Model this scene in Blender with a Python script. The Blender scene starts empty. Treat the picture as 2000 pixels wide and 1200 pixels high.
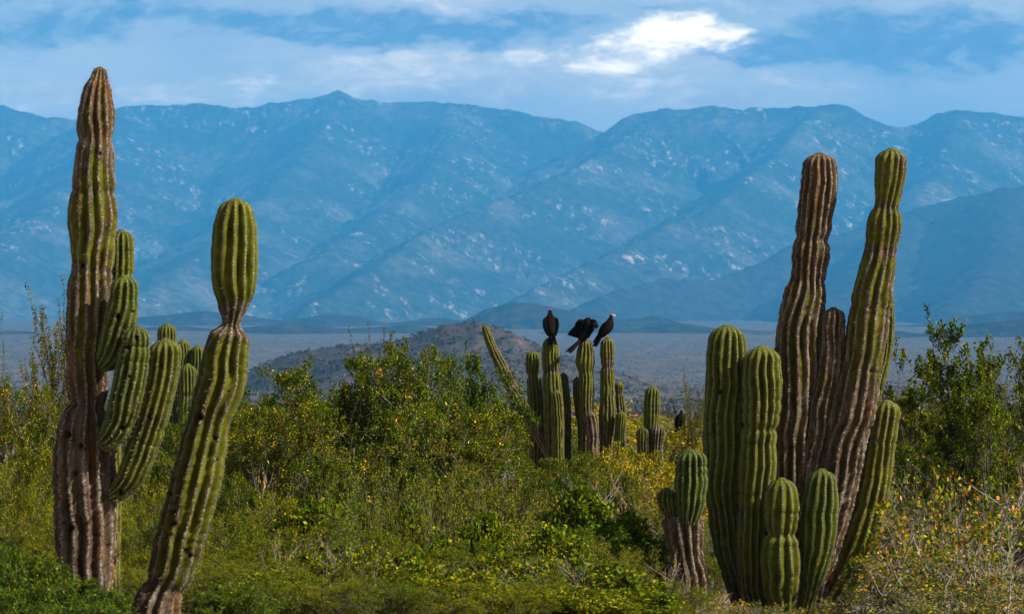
import bpy, math, random
import numpy as np

# ---------------------------------------------------------------- camera, sky, sun, exposure
scene = bpy.context.scene
col = scene.collection
F = 100.0 / 36.0 * 2000.0        # focal length in photo pixels
HOR = 690.0                      # row of the true horizon in the photograph
CAMZ = 3.5

cam_data = bpy.data.cameras.new('camera')
cam_data.lens = 100.0
cam_data.sensor_width = 36.0
cam_data.sensor_fit = 'HORIZONTAL'
cam_data.shift_y = (HOR - 600.0) / 2000.0
cam_data.clip_start = 0.5
cam_data.clip_end = 80000.0
cam_data.dof.use_dof = True
cam_data.dof.focus_distance = 45.0
cam_data.dof.aperture_fstop = 3.8
cam = bpy.data.objects.new('camera', cam_data)
cam.location = (0.0, 0.0, CAMZ)
cam.rotation_euler = (math.radians(90.0), 0.0, 0.0)
col.objects.link(cam)
scene.camera = cam

SUN_EL = math.radians(40.0)
SUN_AZ = math.radians(109.0)     # clockwise from the viewing direction (+Y): right and behind the camera

sun_data = bpy.data.lights.new('sun', 'SUN')
sun_data.energy = 5.0
sun_data.angle = math.radians(1.2)
sun_data.color = (1.0, 0.94, 0.84)
sun = bpy.data.objects.new('sun', sun_data)
sdir = (math.sin(SUN_AZ) * math.cos(SUN_EL), math.cos(SUN_AZ) * math.cos(SUN_EL), math.sin(SUN_EL))
from mathutils import Vector
sun.rotation_euler = Vector(sdir).to_track_quat('Z', 'Y').to_euler()
sun.location = (60, -60, 80)
col.objects.link(sun)

scene.view_settings.view_transform = 'Standard'
scene.view_settings.look = 'None'
scene.view_settings.exposure = 1.05
scene.view_settings.gamma = 1.0
scene.view_settings.use_curve_mapping = False
scene.render.engine = 'CYCLES'
scene.cycles.use_denoising = True
scene.cycles.max_bounces = 6
scene.cycles.volume_bounces = 0
scene.cycles.transparent_max_bounces = 16


# ---------------------------------------------------------------- node helpers
def N(nt, kind, **kw):
    n = nt.nodes.new(kind)
    for k, v in kw.items():
        setattr(n, k, v)
    return n


def put(nt, socket, v):
    if hasattr(v, 'is_linked'):
        nt.links.new(v, socket)
    else:
        socket.default_value = v


def mth(nt, op, a, b=0.0, c=0.0, clamp=False):
    n = N(nt, 'ShaderNodeMath', operation=op, use_clamp=clamp)
    put(nt, n.inputs[0], a); put(nt, n.inputs[1], b); put(nt, n.inputs[2], c)
    return n.outputs[0]


def mixc(nt, f, a, b, blend='MIX'):
    n = N(nt, 'ShaderNodeMix', data_type='RGBA', blend_type=blend)
    put(nt, n.inputs[0], f); put(nt, n.inputs[6], a); put(nt, n.inputs[7], b)
    return n.outputs[2]


def noise(nt, vec, scale, detail=4.0, rough=0.55, lac=2.0, dist=0.0):
    n = N(nt, 'ShaderNodeTexNoise', noise_dimensions='3D')
    nt.links.new(vec, n.inputs['Vector'])
    n.inputs['Scale'].default_value = scale
    n.inputs['Detail'].default_value = detail
    n.inputs['Roughness'].default_value = rough
    n.inputs['Lacunarity'].default_value = lac
    n.inputs['Distortion'].default_value = dist
    return n.outputs[0]


def mapping(nt, vec, scale=(1, 1, 1), loc=(0, 0, 0)):
    n = N(nt, 'ShaderNodeMapping')
    nt.links.new(vec, n.inputs['Vector'])
    n.inputs['Scale'].default_value = scale
    n.inputs['Location'].default_value = loc
    return n.outputs[0]


def ramp(nt, fac, stops, interp='LINEAR'):
    n = N(nt, 'ShaderNodeValToRGB')
    n.color_ramp.interpolation = interp
    el = n.color_ramp.elements
    while len(el) > 1:
        el.remove(el[-1])
    el[0].position = stops[0][0]
    el[0].color = (*stops[0][1], 1)
    for p, c in stops[1:]:
        e = el.new(p)
        e.color = (*c, 1)
    nt.links.new(fac, n.inputs[0])
    return n.outputs[0]


def smooth(nt, x, lo, hi):
    n = N(nt, 'ShaderNodeMapRange', interpolation_type='SMOOTHSTEP', clamp=True)
    put(nt, n.inputs[0], x)
    n.inputs[1].default_value = lo
    n.inputs[2].default_value = hi
    return n.outputs[0]


SKY_LOW, SKY_HIGH = 2.35, 0.08
# ---------------------------------------------------------------- sky: Nishita with broken cloud
world = bpy.data.worlds.new('World')
scene.world = world
world.use_nodes = True
wt = world.node_tree
wt.nodes.clear()
sky = N(wt, 'ShaderNodeTexSky', sky_type='NISHITA')
sky.sun_disc = False
sky.sun_elevation = SUN_EL
sky.sun_rotation = SUN_AZ
sky.air_density = 1.4
sky.dust_density = 0.6
sky.ozone_density = 3.0
tc = N(wt, 'ShaderNodeTexCoord')
D = tc.outputs['Generated']
cv = mapping(wt, D, (1, 1, 3.2))
# cloud banks are the sum of wide soft swells of noise, broken by finer noise that also bends their outlines
warp1 = mth(wt, 'SUBTRACT', noise(wt, mapping(wt, D, (1, 1, 2.2), (3.1, 0, 0)), 26, 6, 0.62), 0.5)
warp2 = mth(wt, 'SUBTRACT', noise(wt, mapping(wt, D, (1, 1, 2.2), (0, 7.7, 2.0)), 26, 6, 0.62), 0.5)
sep = N(wt, 'ShaderNodeSeparateXYZ')
wt.links.new(D, sep.inputs[0])
wx = mth(wt, 'MULTIPLY_ADD', warp1, 0.075, sep.outputs[0])
wz = mth(wt, 'MULTIPLY_ADD', warp2, 0.030, sep.outputs[2])
front = smooth(wt, sep.outputs[1], 0.0, 0.5)
fine = noise(wt, cv, 34, 10, 0.66, 2.1, 0.5)
broad = noise(wt, mapping(wt, D, (1, 1, 2.6), (1.3, 0.4, 5.0)), 9, 4, 0.5)
rag = mth(wt, 'MULTIPLY_ADD', mth(wt, 'SUBTRACT', fine, 0.5), 1.7, mth(wt, 'MULTIPLY', mth(wt, 'SUBTRACT', broad, 0.5), 0.9))


def bank(blobs, lo, hi, ragged=1.0, bias=0.0):
    """soft-edged cloud cover: wide swells broken up by noise"""
    B = mth(wt, 'MULTIPLY_ADD', rag, ragged, bias)
    for (px, py, sx, sy, w) in blobs:
        ux = mth(wt, 'MULTIPLY', mth(wt, 'SUBTRACT', wx, (px - 1000) / F), F / sx)
        uz = mth(wt, 'MULTIPLY', mth(wt, 'SUBTRACT', wz, (HOR - py) / F), F / sy)
        r2 = mth(wt, 'ADD', mth(wt, 'MULTIPLY', ux, ux), mth(wt, 'MULTIPLY', uz, uz))
        g = mth(wt, 'MULTIPLY', mth(wt, 'EXPONENT', mth(wt, 'MULTIPLY', r2, -1.0)), front)
        B = mth(wt, 'MULTIPLY_ADD', g, w, B)
    return smooth(wt, B, lo, hi)


cloud = mixc(wt, smooth(wt, broad, 0.35, 0.65), (0.40, 0.38, 0.38, 1), (0.62, 0.54, 0.46, 1))
pale = bank([(1120, 140, 240, 42, 0.85), (1500, 190, 280, 26, 0.62), (260, 185, 360, 36, 0.66), (700, 140, 260, 46, 0.7), (1330, 105, 130, 40, 0.85),
             (800, -4, 300, 16, 0.6), (1380, 5, 170, 22, 0.5)], 0.15, 0.85, 0.7)
cloud = mixc(wt, pale, cloud, ramp(wt, fine, [(0.36, (0.58, 0.48, 0.39)), (0.52, (0.86, 0.69, 0.52)), (0.66, (1.35, 1.06, 0.75))]))
mist = bank([(870, 205, 170, 34, 0.8), (1420, 200, 170, 22, 0.7), (1960, 200, 120, 30, 0.6)], 0.2, 0.8, 0.5)
cloud = mixc(wt, mth(wt, 'MULTIPLY', mist, 0.8), cloud, (0.52, 0.42, 0.38, 1))
dark = bank([(1760, 85, 330, 66, 1.0), (1490, 118, 140, 30, 0.55), (960, 58, 190, 34, 0.95), (330, 40, 340, 42, 0.72), (60, 70, 160, 60, 0.45), (620, 60, 160, 26, 0.55), (1290, 20, 70, 14, 0.5)], 0.2, 0.8, 0.75)
belly = noise(wt, mapping(wt, D, (1, 1, 2.4), (2.2, 1.0, 0.3)), 48, 8, 0.66, 2.1, 0.6)
gloom = ramp(wt, belly, [(0.34, (0.05, 0.07, 0.15)), (0.5, (0.12, 0.14, 0.21)), (0.66, (0.46, 0.42, 0.40))])
cloud = mixc(wt, mth(wt, 'MULTIPLY', dark, 0.92), cloud, gloom)
core = bank([(1312, 76, 105, 46, 1.0), (1130, 118, 120, 26, 0.40)], 0.22, 1.0, 0.75)
cloud = mixc(wt, core, cloud, (3.0, 2.35, 1.55, 1))
bgA = N(wt, 'ShaderNodeBackground')
wt.links.new(sky.outputs[0], bgA.inputs[0])
bgA.inputs[1].default_value = 0.07
bgB = N(wt, 'ShaderNodeBackground')
wt.links.new(cloud, bgB.inputs[0])
# thicker, brighter cloud light low round the whole horizon, greyer overhead
glow = mth(wt, 'EXPONENT', mth(wt, 'MULTIPLY', mth(wt, 'MAXIMUM', sep.outputs[2], 0.0), -8.0))
wt.links.new(mth(wt, 'MULTIPLY_ADD', glow, SKY_LOW, SKY_HIGH), bgB.inputs[1])
mx = N(wt, 'ShaderNodeMixShader')
mx.inputs[0].default_value = 0.85
wt.links.new(bgA.outputs[0], mx.inputs[1])
wt.links.new(bgB.outputs[0], mx.inputs[2])
wo = N(wt, 'ShaderNodeOutputWorld')
wt.links.new(mx.outputs[0], wo.inputs[0])


# ---------------------------------------------------------------- geometry helpers
def W(px, py, Y):
    """photograph pixel at distance Y -> point in the scene"""
    return np.array(((px - 1000.0) / F * Y, Y, CAMZ - (py - HOR) / F * Y))


def hash2(ix, iy, seed):
    h = (ix.astype(np.int64) * 374761393 + iy.astype(np.int64) * 668265263 + seed * 982451653) & 0xffffffff
    h = ((h ^ (h >> 13)) * 1274126177) & 0xffffffff
    h = h ^ (h >> 16)
    return (h & 0xffff) / 65535.0


def vnoise(x, y, seed=0):
    """smooth value noise in -1..1"""
    x = np.asarray(x, float); y = np.asarray(y, float)
    x0 = np.floor(x); y0 = np.floor(y)
    fx = x - x0; fy = y - y0
    fx = fx * fx * fx * (fx * (fx * 6 - 15) + 10); fy = fy * fy * fy * (fy * (fy * 6 - 15) + 10)
    a = hash2(x0, y0, seed); b = hash2(x0 + 1, y0, seed)
    c = hash2(x0, y0 + 1, seed); d = hash2(x0 + 1, y0 + 1, seed)
    return ((a * (1 - fx) + b * fx) * (1 - fy) + (c * (1 - fx) + d * fx) * fy) * 2 - 1


def fbm(x, y, octaves=5, seed=0, gain=0.5):
    s = 0.0; a = 1.0; t = 0.0
    for o in range(octaves):
        s = s + a * vnoise(x * 2.03 ** o + 17.3 * o, y * 2.03 ** o - 9.1 * o, seed + o)
        t += a; a *= gain
    return s / t


def ridged(x, y, octaves=5, seed=0, gain=0.55):
    s = 0.0; a = 1.0; t = 0.0
    for o in range(octaves):
        s = s + a * (1 - np.abs(vnoise(x * 2.07 ** o + 5.3 * o, y * 2.07 ** o + 3.7 * o, seed + o)))
        t += a; a *= gain
    return s / t


def mesh_np(name, verts, faces, mat=None, smooth_sh=False, attrs=None):
    verts = np.asarray(verts, np.float32); faces = np.asarray(faces, np.int32)
    me = bpy.data.meshes.new(name)
    k = faces.shape[1]
    me.vertices.add(len(verts)); me.vertices.foreach_set('co', verts.ravel())
    me.loops.add(faces.size); me.loops.foreach_set('vertex_index', faces.ravel())
    me.polygons.add(len(faces))
    me.polygons.foreach_set('loop_start', np.arange(0, faces.size, k, dtype=np.int32))
    me.polygons.foreach_set('loop_total', np.full(len(faces), k, dtype=np.int32))
    if smooth_sh:
        me.polygons.foreach_set('use_smooth', np.ones(len(faces), bool))
    for an, av in (attrs or {}).items():
        av = np.asarray(av, np.float32)
        if av.ndim == 1:
            at = me.attributes.new(an, 'FLOAT', 'POINT'); at.data.foreach_set('value', av)
        else:
            at = me.attributes.new(an, 'FLOAT_COLOR', 'POINT')
            at.data.foreach_set('color', np.hstack([av, np.ones((len(av), 1), np.float32)]).ravel())
    me.update(); me.validate()
    if mat:
        me.materials.append(mat)
    return me


def obj(name, me, parent=None, label=None, category=None, group=None, kind=None, loc=None):
    o = bpy.data.objects.new(name, me)
    col.objects.link(o)
    if parent is not None:
        o.parent = parent
    if loc is not None:
        o.location = tuple(float(v) for v in loc)
    for k, v in (('label', label), ('category', category), ('group', group), ('kind', kind)):
        if v:
            o[k] = v
    return o


def grid_faces(nr, nc, wrap=False):
    r = np.arange(nr - 1)[:, None]; c = np.arange(nc if wrap else nc - 1)[None, :]
    c2 = (c + 1) % nc
    a = r * nc + c; b = r * nc + c2
    return np.stack([a, b, b + nc, a + nc], -1).reshape(-1, 4)


def new_mat(name):
    m = bpy.data.materials.new(name)
    m.use_nodes = True
    nt = m.node_tree
    nt.nodes.clear()
    out = N(nt, 'ShaderNodeOutputMaterial')
    return m, nt, out


def principled(nt, out, color, rough=0.8, spec=0.2, bump=None, bump_strength=0.3, bump_dist=0.01):
    b = N(nt, 'ShaderNodeBsdfPrincipled')
    put(nt, b.inputs['Base Color'], color)
    put(nt, b.inputs['Roughness'], rough)
    b.inputs['Specular IOR Level'].default_value = spec
    if bump is not None:
        bn = N(nt, 'ShaderNodeBump')
        bn.inputs['Strength'].default_value = bump_strength
        bn.inputs['Distance'].default_value = bump_dist
        nt.links.new(bump, bn.inputs['Height'])
        nt.links.new(bn.outputs[0], b.inputs['Normal'])
    nt.links.new(b.outputs[0], out.inputs[0])
    return b


# ---------------------------------------------------------------- land: ground sheet, hill, foothills, mountains
GY = np.array([-400, 0, 12, 18, 24, 27, 33, 37, 46, 100, 300, 800, 2000, 3000, 4500, 6500, 8500, 12000, 40000.0])
GZ = np.array([2.0, 1.8, 1.6, 1.4, 1.12, 0.95, 0.36, 0.0, -0.08, -0.6, -5, -14, -22, -16, 12, 54, 92, 150, 200.0])


def ground_z(x, y):
    y = np.asarray(y, float); x = np.asarray(x, float)
    z = np.interp(y, GY, GZ)
    return z + 0.10 * fbm(x / 6.0, y / 6.0, 3, 71) + np.clip((y - 150) / 600, 0, 1) * 3.0 * fbm(x / 240.0, y / 240.0, 3, 5) + np.clip((y - 3200) / 2200, 0, 1) * np.clip((9500 - y) / 1500, 0, 1) * 9.0 * fbm(x / 420.0, y / 1100.0, 3, 15)


def land_material(name, kind):
    m, nt, out = new_mat(name)
    geo = N(nt, 'ShaderNodeNewGeometry')
    P = geo.outputs['Position']
    if kind == 'ground':
        near = noise(nt, P, 1.3, 7, 0.65)
        c = ramp(nt, near, [(0.3, (0.10, 0.075, 0.05)), (0.55, (0.17, 0.13, 0.085)), (0.75, (0.24, 0.19, 0.13))])
        scrub = ramp(nt, noise(nt, mapping(nt, P, (1, 0.2, 1)), 0.05, 8, 0.75),
                     [(0.38, (0.055, 0.050, 0.040)), (0.5, (0.082, 0.070, 0.060)), (0.62, (0.125, 0.100, 0.088))])
        d = N(nt, 'ShaderNodeSeparateXYZ'); nt.links.new(P, d.inputs[0])
        c = mixc(nt, smooth(nt, d.outputs[1], 120, 500), c, scrub)
        principled(nt, out, c, 0.95, 0.1, near, 0.6, 0.05)
    elif kind == 'hill':
        n1 = noise(nt, P, 0.06, 6, 0.7)
        c = ramp(nt, n1, [(0.36, (0.030, 0.027, 0.022)), (0.5, (0.05, 0.042, 0.036)), (0.62, (0.078, 0.060, 0.052)), (0.74, (0.20, 0.13, 0.10))])
        principled(nt, out, c, 0.95, 0.05, n1, 0.5, 1.0)
    else:
        big = noise(nt, P, 0.0016, 5, 0.6)
        veg = noise(nt, P, 0.02, 6, 0.72)
        c = ramp(nt, veg, [(0.34, (0.014, 0.022, 0.014)), (0.5, (0.03, 0.04, 0.028)), (0.66, (0.065, 0.07, 0.05))])
        soil = ramp(nt, veg, [(0.35, (0.07, 0.07, 0.055)), (0.6, (0.26, 0.22, 0.19))])
        c = mixc(nt, mth(nt, 'MULTIPLY', smooth(nt, big, 0.46, 0.70), 0.5), c, soil)
        # bare granite slabs, in streaks down the fall line
        rock = noise(nt, mapping(nt, P, (1, 0.4, 0.4)), 0.022, 8, 0.8)
        patch = noise(nt, mapping(nt, P, (1, 1, 1), (500, 0, 0)), 0.0022, 3, 0.5)
        rk = mth(nt, 'MULTIPLY', smooth(nt, rock, 0.53, 0.68), smooth(nt, patch, 0.44, 0.60))
        c = mixc(nt, mth(nt, 'MULTIPLY', rk, 0.9), c, (0.66, 0.58, 0.52, 1))
        if kind == 'foothill':
            c = ramp(nt, veg, [(0.34, (0.014, 0.016, 0.012)), (0.5, (0.03, 0.03, 0.024)), (0.68, (0.06, 0.055, 0.045))])
        principled(nt, out, c, 0.95, 0.0, veg, 0.7, 14.0)
    return m


# one sheet to the horizon, rows closer together near the camera
yy = np.concatenate([np.linspace(-300, 14, 12), np.linspace(16, 90, 120), np.geomspace(91, 40000, 200)])
uu = np.linspace(-1, 1, 161)
uu = np.sign(uu) * np.abs(uu) ** 1.6
XX = uu[None, :] * np.minimum(60 + np.maximum(yy, 0) * 0.55, 13500)[:, None]
YY = np.repeat(yy[:, None], len(uu), 1)
ZZ = ground_z(XX, YY)
obj('ground', mesh_np('ground', np.stack([XX, YY, ZZ], -1).reshape(-1, 3), grid_faces(len(yy), len(uu)),
                      land_material('dry_ground', 'ground'), True), kind='structure')


def ridge_field(X, Y, ridges):
    """height of land carried by crest lines: falls away from each crest, cut by gullies that run downhill"""
    best = np.full(X.shape, -1e9)
    for ri, (pts, slope, gully, wl, rnd) in enumerate(ridges):
        P = np.array([W(*p) for p in pts])
        dmin = np.full(X.shape, 1e9); zc = np.zeros(X.shape); sc = np.zeros(X.shape)
        s0 = 0.0
        for a, b in zip(P[:-1], P[1:]):
            ab = b[:2] - a[:2]; L2 = float(ab @ ab); L = math.sqrt(L2)
            t = np.clip(((X - a[0]) * ab[0] + (Y - a[1]) * ab[1]) / L2, 0, 1)
            d = np.hypot(X - a[0] - t * ab[0], Y - a[1] - t * ab[1])
            m = d < dmin
            dmin = np.where(m, d, dmin); zc = np.where(m, a[2] + t * (b[2] - a[2]), zc)
            sc = np.where(m, s0 + t * L, sc)
            s0 += L
        side = 40.0 * ri
        wob = fbm(X / (wl * 2.2), Y / (wl * 2.2), 3, 31 + ri) * wl * 0.55
        g = ridged((sc + wob) / wl + side, dmin / (wl * 3.2) + side, 5, 11 + ri) - 0.72
        dd = np.sqrt(dmin * dmin + rnd * rnd) - rnd
        h = zc - slope * dd ** 0.985 + g * gully * np.clip(dmin / (wl * 1.5), 0.06, 1.0)
        best = np.maximum(best, h)
    return best


def land_mesh(name, ridges, u0, u1, nu, y0, y1, ny, mat, rough, rwl, sink=12.0):
    ys = np.linspace(y0, y1, ny); us = np.linspace(u0, u1, nu)
    X = us[None, :] * ys[:, None]; Y = np.repeat(ys[:, None], nu, 1)
    h = ridge_field(X, Y, ridges)
    h = h + rough * fbm(X / rwl, Y / rwl, 5, 91, 0.55)
    base = ground_z(X, Y) - sink
    h = np.maximum(h, base)
    o = obj(name, mesh_np(name, np.stack([X, Y, h], -1).reshape(-1, 3), grid_faces(ny, nu), mat, True), kind='structure')
    return ys, us, h


mm = land_material('mountain_side', 'mountain')
far = [(-1500, 330, 18500), (-900, 230, 18300), (-300, 260, 18000), (-120, 190, 18000), (0, 203, 18000), (50, 214, 18000), (90, 227, 18000), (150, 231, 18000),
       (200, 218, 18000), (240, 206, 18000), (360, 203, 18000), (440, 207, 18000), (505, 209, 18000), (530, 200, 18000),
       (600, 192, 18000), (660, 178, 18000), (700, 190, 18000), (760, 198, 18000), (850, 200, 18000), (930, 205, 18000),
       (1000, 215, 18000), (1060, 229, 18000), (1120, 238, 18000), (1180, 258, 18100), (1300, 300, 18600)]
mid = [(1120, 292, 17000), (1180, 258, 16800), (1215, 238, 16700), (1245, 222, 16600), (1290, 213, 16600), (1400, 206, 16600),
       (1500, 212, 16600), (1600, 202, 16600), (1650, 206, 16600), (1700, 228, 16700), (1745, 247, 16800), (1770, 249, 16900),
       (1830, 221, 17000), (1870, 212, 17000), (1950, 222, 17000), (2050, 236, 17000), (2300, 205, 17000), (2700, 260, 17200), (3300, 320, 17500)]
mountains = [
    (far, 0.62, 330, 620, 14), (mid, 0.60, 330, 560, 14),
    ([(1262, 236, 16400), (1200, 290, 15700), (1140, 322, 15000), (1000, 384, 14000), (850, 442, 13000), (700, 545, 11500), (590, 606, 10300)], 0.58, 280, 480, 12),
    ([(1600, 210, 16500), (1520, 300, 15200), (1400, 400, 13600), (1180, 500, 12000), (1000, 590, 10500)], 0.56, 270, 430, 14),
    ([(660, 184, 17900), (600, 300, 16500), (480, 430, 14500), (300, 560, 11800), (200, 615, 10400)], 0.52, 220, 460, 70),
    ([(240, 212, 17900), (170, 330, 16000), (40, 450, 14000), (-200, 560, 11800)], 0.52, 220, 460, 70),
    ([(880, 206, 17900), (870, 300, 16500), (760, 410, 14900), (640, 500, 13000)], 0.55, 200, 420, 50),
    ([(1870, 216, 16900), (1840, 330, 15200), (1780, 400, 13800)], 0.55, 200, 420, 50),
]
land_mesh('mountains', mountains, -0.30, 0.30, 820, 8300, 20500, 400, mm, 20.0, 110.0, 20.0)

fm = land_material('foothill_side', 'foothill')
near_range = [
    ([(1060, 634, 9300), (1130, 602, 9700), (1220, 565, 10200), (1300, 546, 10500), (1380, 548, 10800), (1450, 530, 11000), (1550, 482, 11300), (1700, 441, 11700), (1760, 416, 12000),
      (1870, 386, 12000), (1960, 365, 12000), (2000, 361, 12000), (2200, 330, 12000), (2600, 400, 12000)], 0.52, 180, 330, 16),
    ([(1760, 420, 11900), (1700, 520, 10600), (1600, 600, 9200)], 0.48, 110, 300, 50),
    ([(1960, 370, 11900), (1950, 500, 10300), (1850, 610, 8900)], 0.48, 110, 300, 50),
]
land_mesh('near_range', near_range, -0.02, 0.30, 520, 8300, 12900, 230, fm, 16.0, 90.0, 20.0)
foothills = [
    ([(880, 640, 7000), (915, 622, 7000), (950, 604, 7000), (1000, 590, 7000), (1060, 597, 7000), (1130, 612, 7050), (1180, 622, 7100), (1220, 625, 7150), (1280, 616, 7200),
      (1350, 636, 7200), (1450, 660, 7200)], 0.34, 26, 120, 40),
    ([(-300, 610, 7900), (-50, 630, 7900), (60, 640, 7800), (150, 640, 7800), (270, 620, 7800), (400, 608, 7800), (480, 617, 7800), (560, 626, 7800), (640, 613, 7800), (700, 618, 7800),
      (760, 631, 7800), (860, 621, 7800), (950, 628, 7800), (1010, 645, 7800)], 0.34, 24, 120, 40),
    ([(1540, 660, 7500), (1660, 645, 7500), (1780, 634, 7500), (1850, 624, 7500), (1900, 616, 7500), (2000, 606, 7500), (2200, 600, 7500), (2600, 640, 7500)], 0.34, 24, 120, 40),
    ([(1360, 672, 5600), (1480, 650, 5600), (1600, 658, 5600), (1720, 644, 5600), (1800, 650, 5600), (1900, 634, 5600), (2000, 624, 5600), (2200, 618, 5600)], 0.26, 14, 80, 30),
    ([(1040, 652, 6100), (1120, 640, 6100), (1220, 644, 6100), (1330, 632, 6100), (1420, 642, 6100), (1540, 650, 6100)], 0.26, 14, 80, 30),
    ([(200, 648, 6100), (330, 636, 6100), (440, 644, 6100), (560, 632, 6100), (680, 642, 6100), (800, 635, 6100), (900, 648, 6100)], 0.24, 12, 80, 30),
    ([(-400, 640, 5800), (-100, 650, 5800), (40, 646, 5800), (160, 656, 5800)], 0.24, 12, 80, 30),
]
land_mesh('foothills', foothills, -0.30, 0.30, 620, 5200, 8300, 130, fm, 4.0, 40.0, 6.0)

hm = land_material('scrubby_hill', 'hill')
hill = [
    ([(380, 765, 2000), (470, 735, 2000), (520, 710, 2000), (560, 694, 2000), (600, 686, 2000), (650, 677, 2000), (720, 673, 2000), (775, 667, 2000), (805, 657, 2000), (830, 647, 2000),
      (860, 638, 2000), (885, 633, 2000), (930, 629, 2000), (955, 634, 2000), (980, 643, 2000), (1010, 654, 2000), (1040, 669, 2000), (1075, 690, 2000), (1110, 708, 2000), (1160, 728, 2000), (1240, 752, 2000)], 0.36, 3.0, 30, 22),
    ([(900, 640, 1990), (960, 700, 1900), (1000, 740, 1830)], 0.34, 2.0, 24, 16),
    ([(760, 672, 1990), (720, 710, 1900), (660, 745, 1830)], 0.34, 2.0, 24, 16),
]
hys, hus, hh = land_mesh('hill', hill, -0.14, 0.08, 420, 1720, 2200, 130, hm, 0.7, 9.0, 3.0)

# ---------------------------------------------------------------- cacti
def cactus_material():
    m, nt, out = new_mat('cactus_skin')
    def A(n):
        a = N(nt, 'ShaderNodeAttribute', attribute_name=n)
        return a.outputs['Fac']
    crest, bark, along, scar, tone = A('crest'), A('bark'), A('along'), A('scar'), A('tone')
    tcn = N(nt, 'ShaderNodeTexCoord')
    O = tcn.outputs['Object']
    streak = noise(nt, mapping(nt, O, (1, 1, 0.16)), 14, 6, 0.65)
    mott = noise(nt, O, 9, 6, 0.62)
    finen = noise(nt, O, 55, 4, 0.7)
    young = ramp(nt, mott, [(0.3, (0.014, 0.029, 0.003)), (0.55, (0.034, 0.053, 0.003)), (0.75, (0.070, 0.084, 0.004))])
    old = ramp(nt, mott, [(0.3, (0.042, 0.046, 0.003)), (0.55, (0.100, 0.094, 0.003)), (0.75, (0.18, 0.142, 0.005))])
    green = mixc(nt, tone, young, old)
    # rib edges are paler and yellower than the furrows of the living skin
    green = mixc(nt, mth(nt, 'MULTIPLY', smooth(nt, crest, 0.55, 0.95), 0.35), green, mixc(nt, 0.5, green, (0.22, 0.22, 0.07, 1)))
    bk = ramp(nt, streak, [(0.28, (0.022, 0.012, 0.007)), (0.42, (0.060, 0.036, 0.020)), (0.56, (0.105, 0.072, 0.046)),
                           (0.67, (0.19, 0.15, 0.11)), (0.80, (0.38, 0.33, 0.28))])
    bk = mixc(nt, mth(nt, 'MULTIPLY', smooth(nt, noise(nt, mapping(nt, O, (1, 1, 0.25), (9, 0, 0)), 6, 4, 0.6), 0.52, 0.66), 0.65), bk, (0.15, 0.060, 0.010, 1))
    # where bark takes over: patchy, first along the rib edges and round old growth rings
    lev = mth(nt, 'ADD', mth(nt, 'MULTIPLY_ADD', mth(nt, 'SUBTRACT', streak, 0.5), 1.5, bark), mth(nt, 'MULTIPLY_ADD', crest, 0.30, -0.16))
    sores = noise(nt, mapping(nt, O, (1, 1, 0.7), (4, 2, 1)), 4.5, 5, 0.7)
    lev = mth(nt, 'MULTIPLY_ADD', smooth(nt, sores, 0.60, 0.70), 0.45, lev)
    bf = smooth(nt, mth(nt, 'MULTIPLY_ADD', mth(nt, 'SUBTRACT', finen, 0.5), 0.9, lev), 0.45, 0.57)
    c = mixc(nt, bf, green, bk)
    # woolly areoles in a row down each rib edge
    saw = mth(nt, 'FRACT', mth(nt, 'MULTIPLY_ADD', mott, 0.4, mth(nt, 'DIVIDE', along, 0.036)))
    dot = smooth(nt, mth(nt, 'ABSOLUTE', mth(nt, 'SUBTRACT', saw, 0.5)), 0.32, 0.18)
    edge = smooth(nt, crest, 0.93, 0.99)
    are = mth(nt, 'MULTIPLY', mth(nt, 'MULTIPLY_ADD', dot, 0.75, 0.2), edge)
    ac = mixc(nt, smooth(nt, finen, 0.42, 0.58), (0.10, 0.075, 0.055, 1), (0.46, 0.41, 0.33, 1))
    c = mixc(nt, mth(nt, 'MULTIPLY', mth(nt, 'MAXIMUM', are, mth(nt, 'MULTIPLY', mth(nt, 'MULTIPLY', bf, smooth(nt, crest, 0.84, 0.98)), smooth(nt, finen, 0.47, 0.62))), 0.62), c, ac)
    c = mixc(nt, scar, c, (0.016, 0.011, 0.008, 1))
    rough = mth(nt, 'MULTIPLY_ADD', bf, 0.35, 0.50)
    hgt = mth(nt, 'MULTIPLY_ADD', finen, mth(nt, 'MULTIPLY_ADD', bf, 1.0, 0.12), mth(nt, 'MULTIPLY', streak, bf))
    principled(nt, out, c, rough, 0.04, hgt, 0.9, 0.012)
    return m


def spine_material():
    m, nt, out = new_mat('cactus_spine')
    geo = N(nt, 'ShaderNodeNewGeometry')
    c = ramp(nt, noise(nt, geo.outputs['Position'], 30, 2), [(0.35, (0.10, 0.075, 0.055)), (0.65, (0.42, 0.37, 0.29))])
    principled(nt, out, c, 0.7, 0.2)
    return m


CSKIN = cactus_material()
CSPINE = spine_material()


def smooth1(a, sig):
    k = np.exp(-0.5 * (np.arange(-3 * sig, 3 * sig + 1) / max(sig, 1e-6)) ** 2); k /= k.sum()
    return np.convolve(np.pad(a, int(3 * sig), mode='edge'), k, 'valid')


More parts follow.
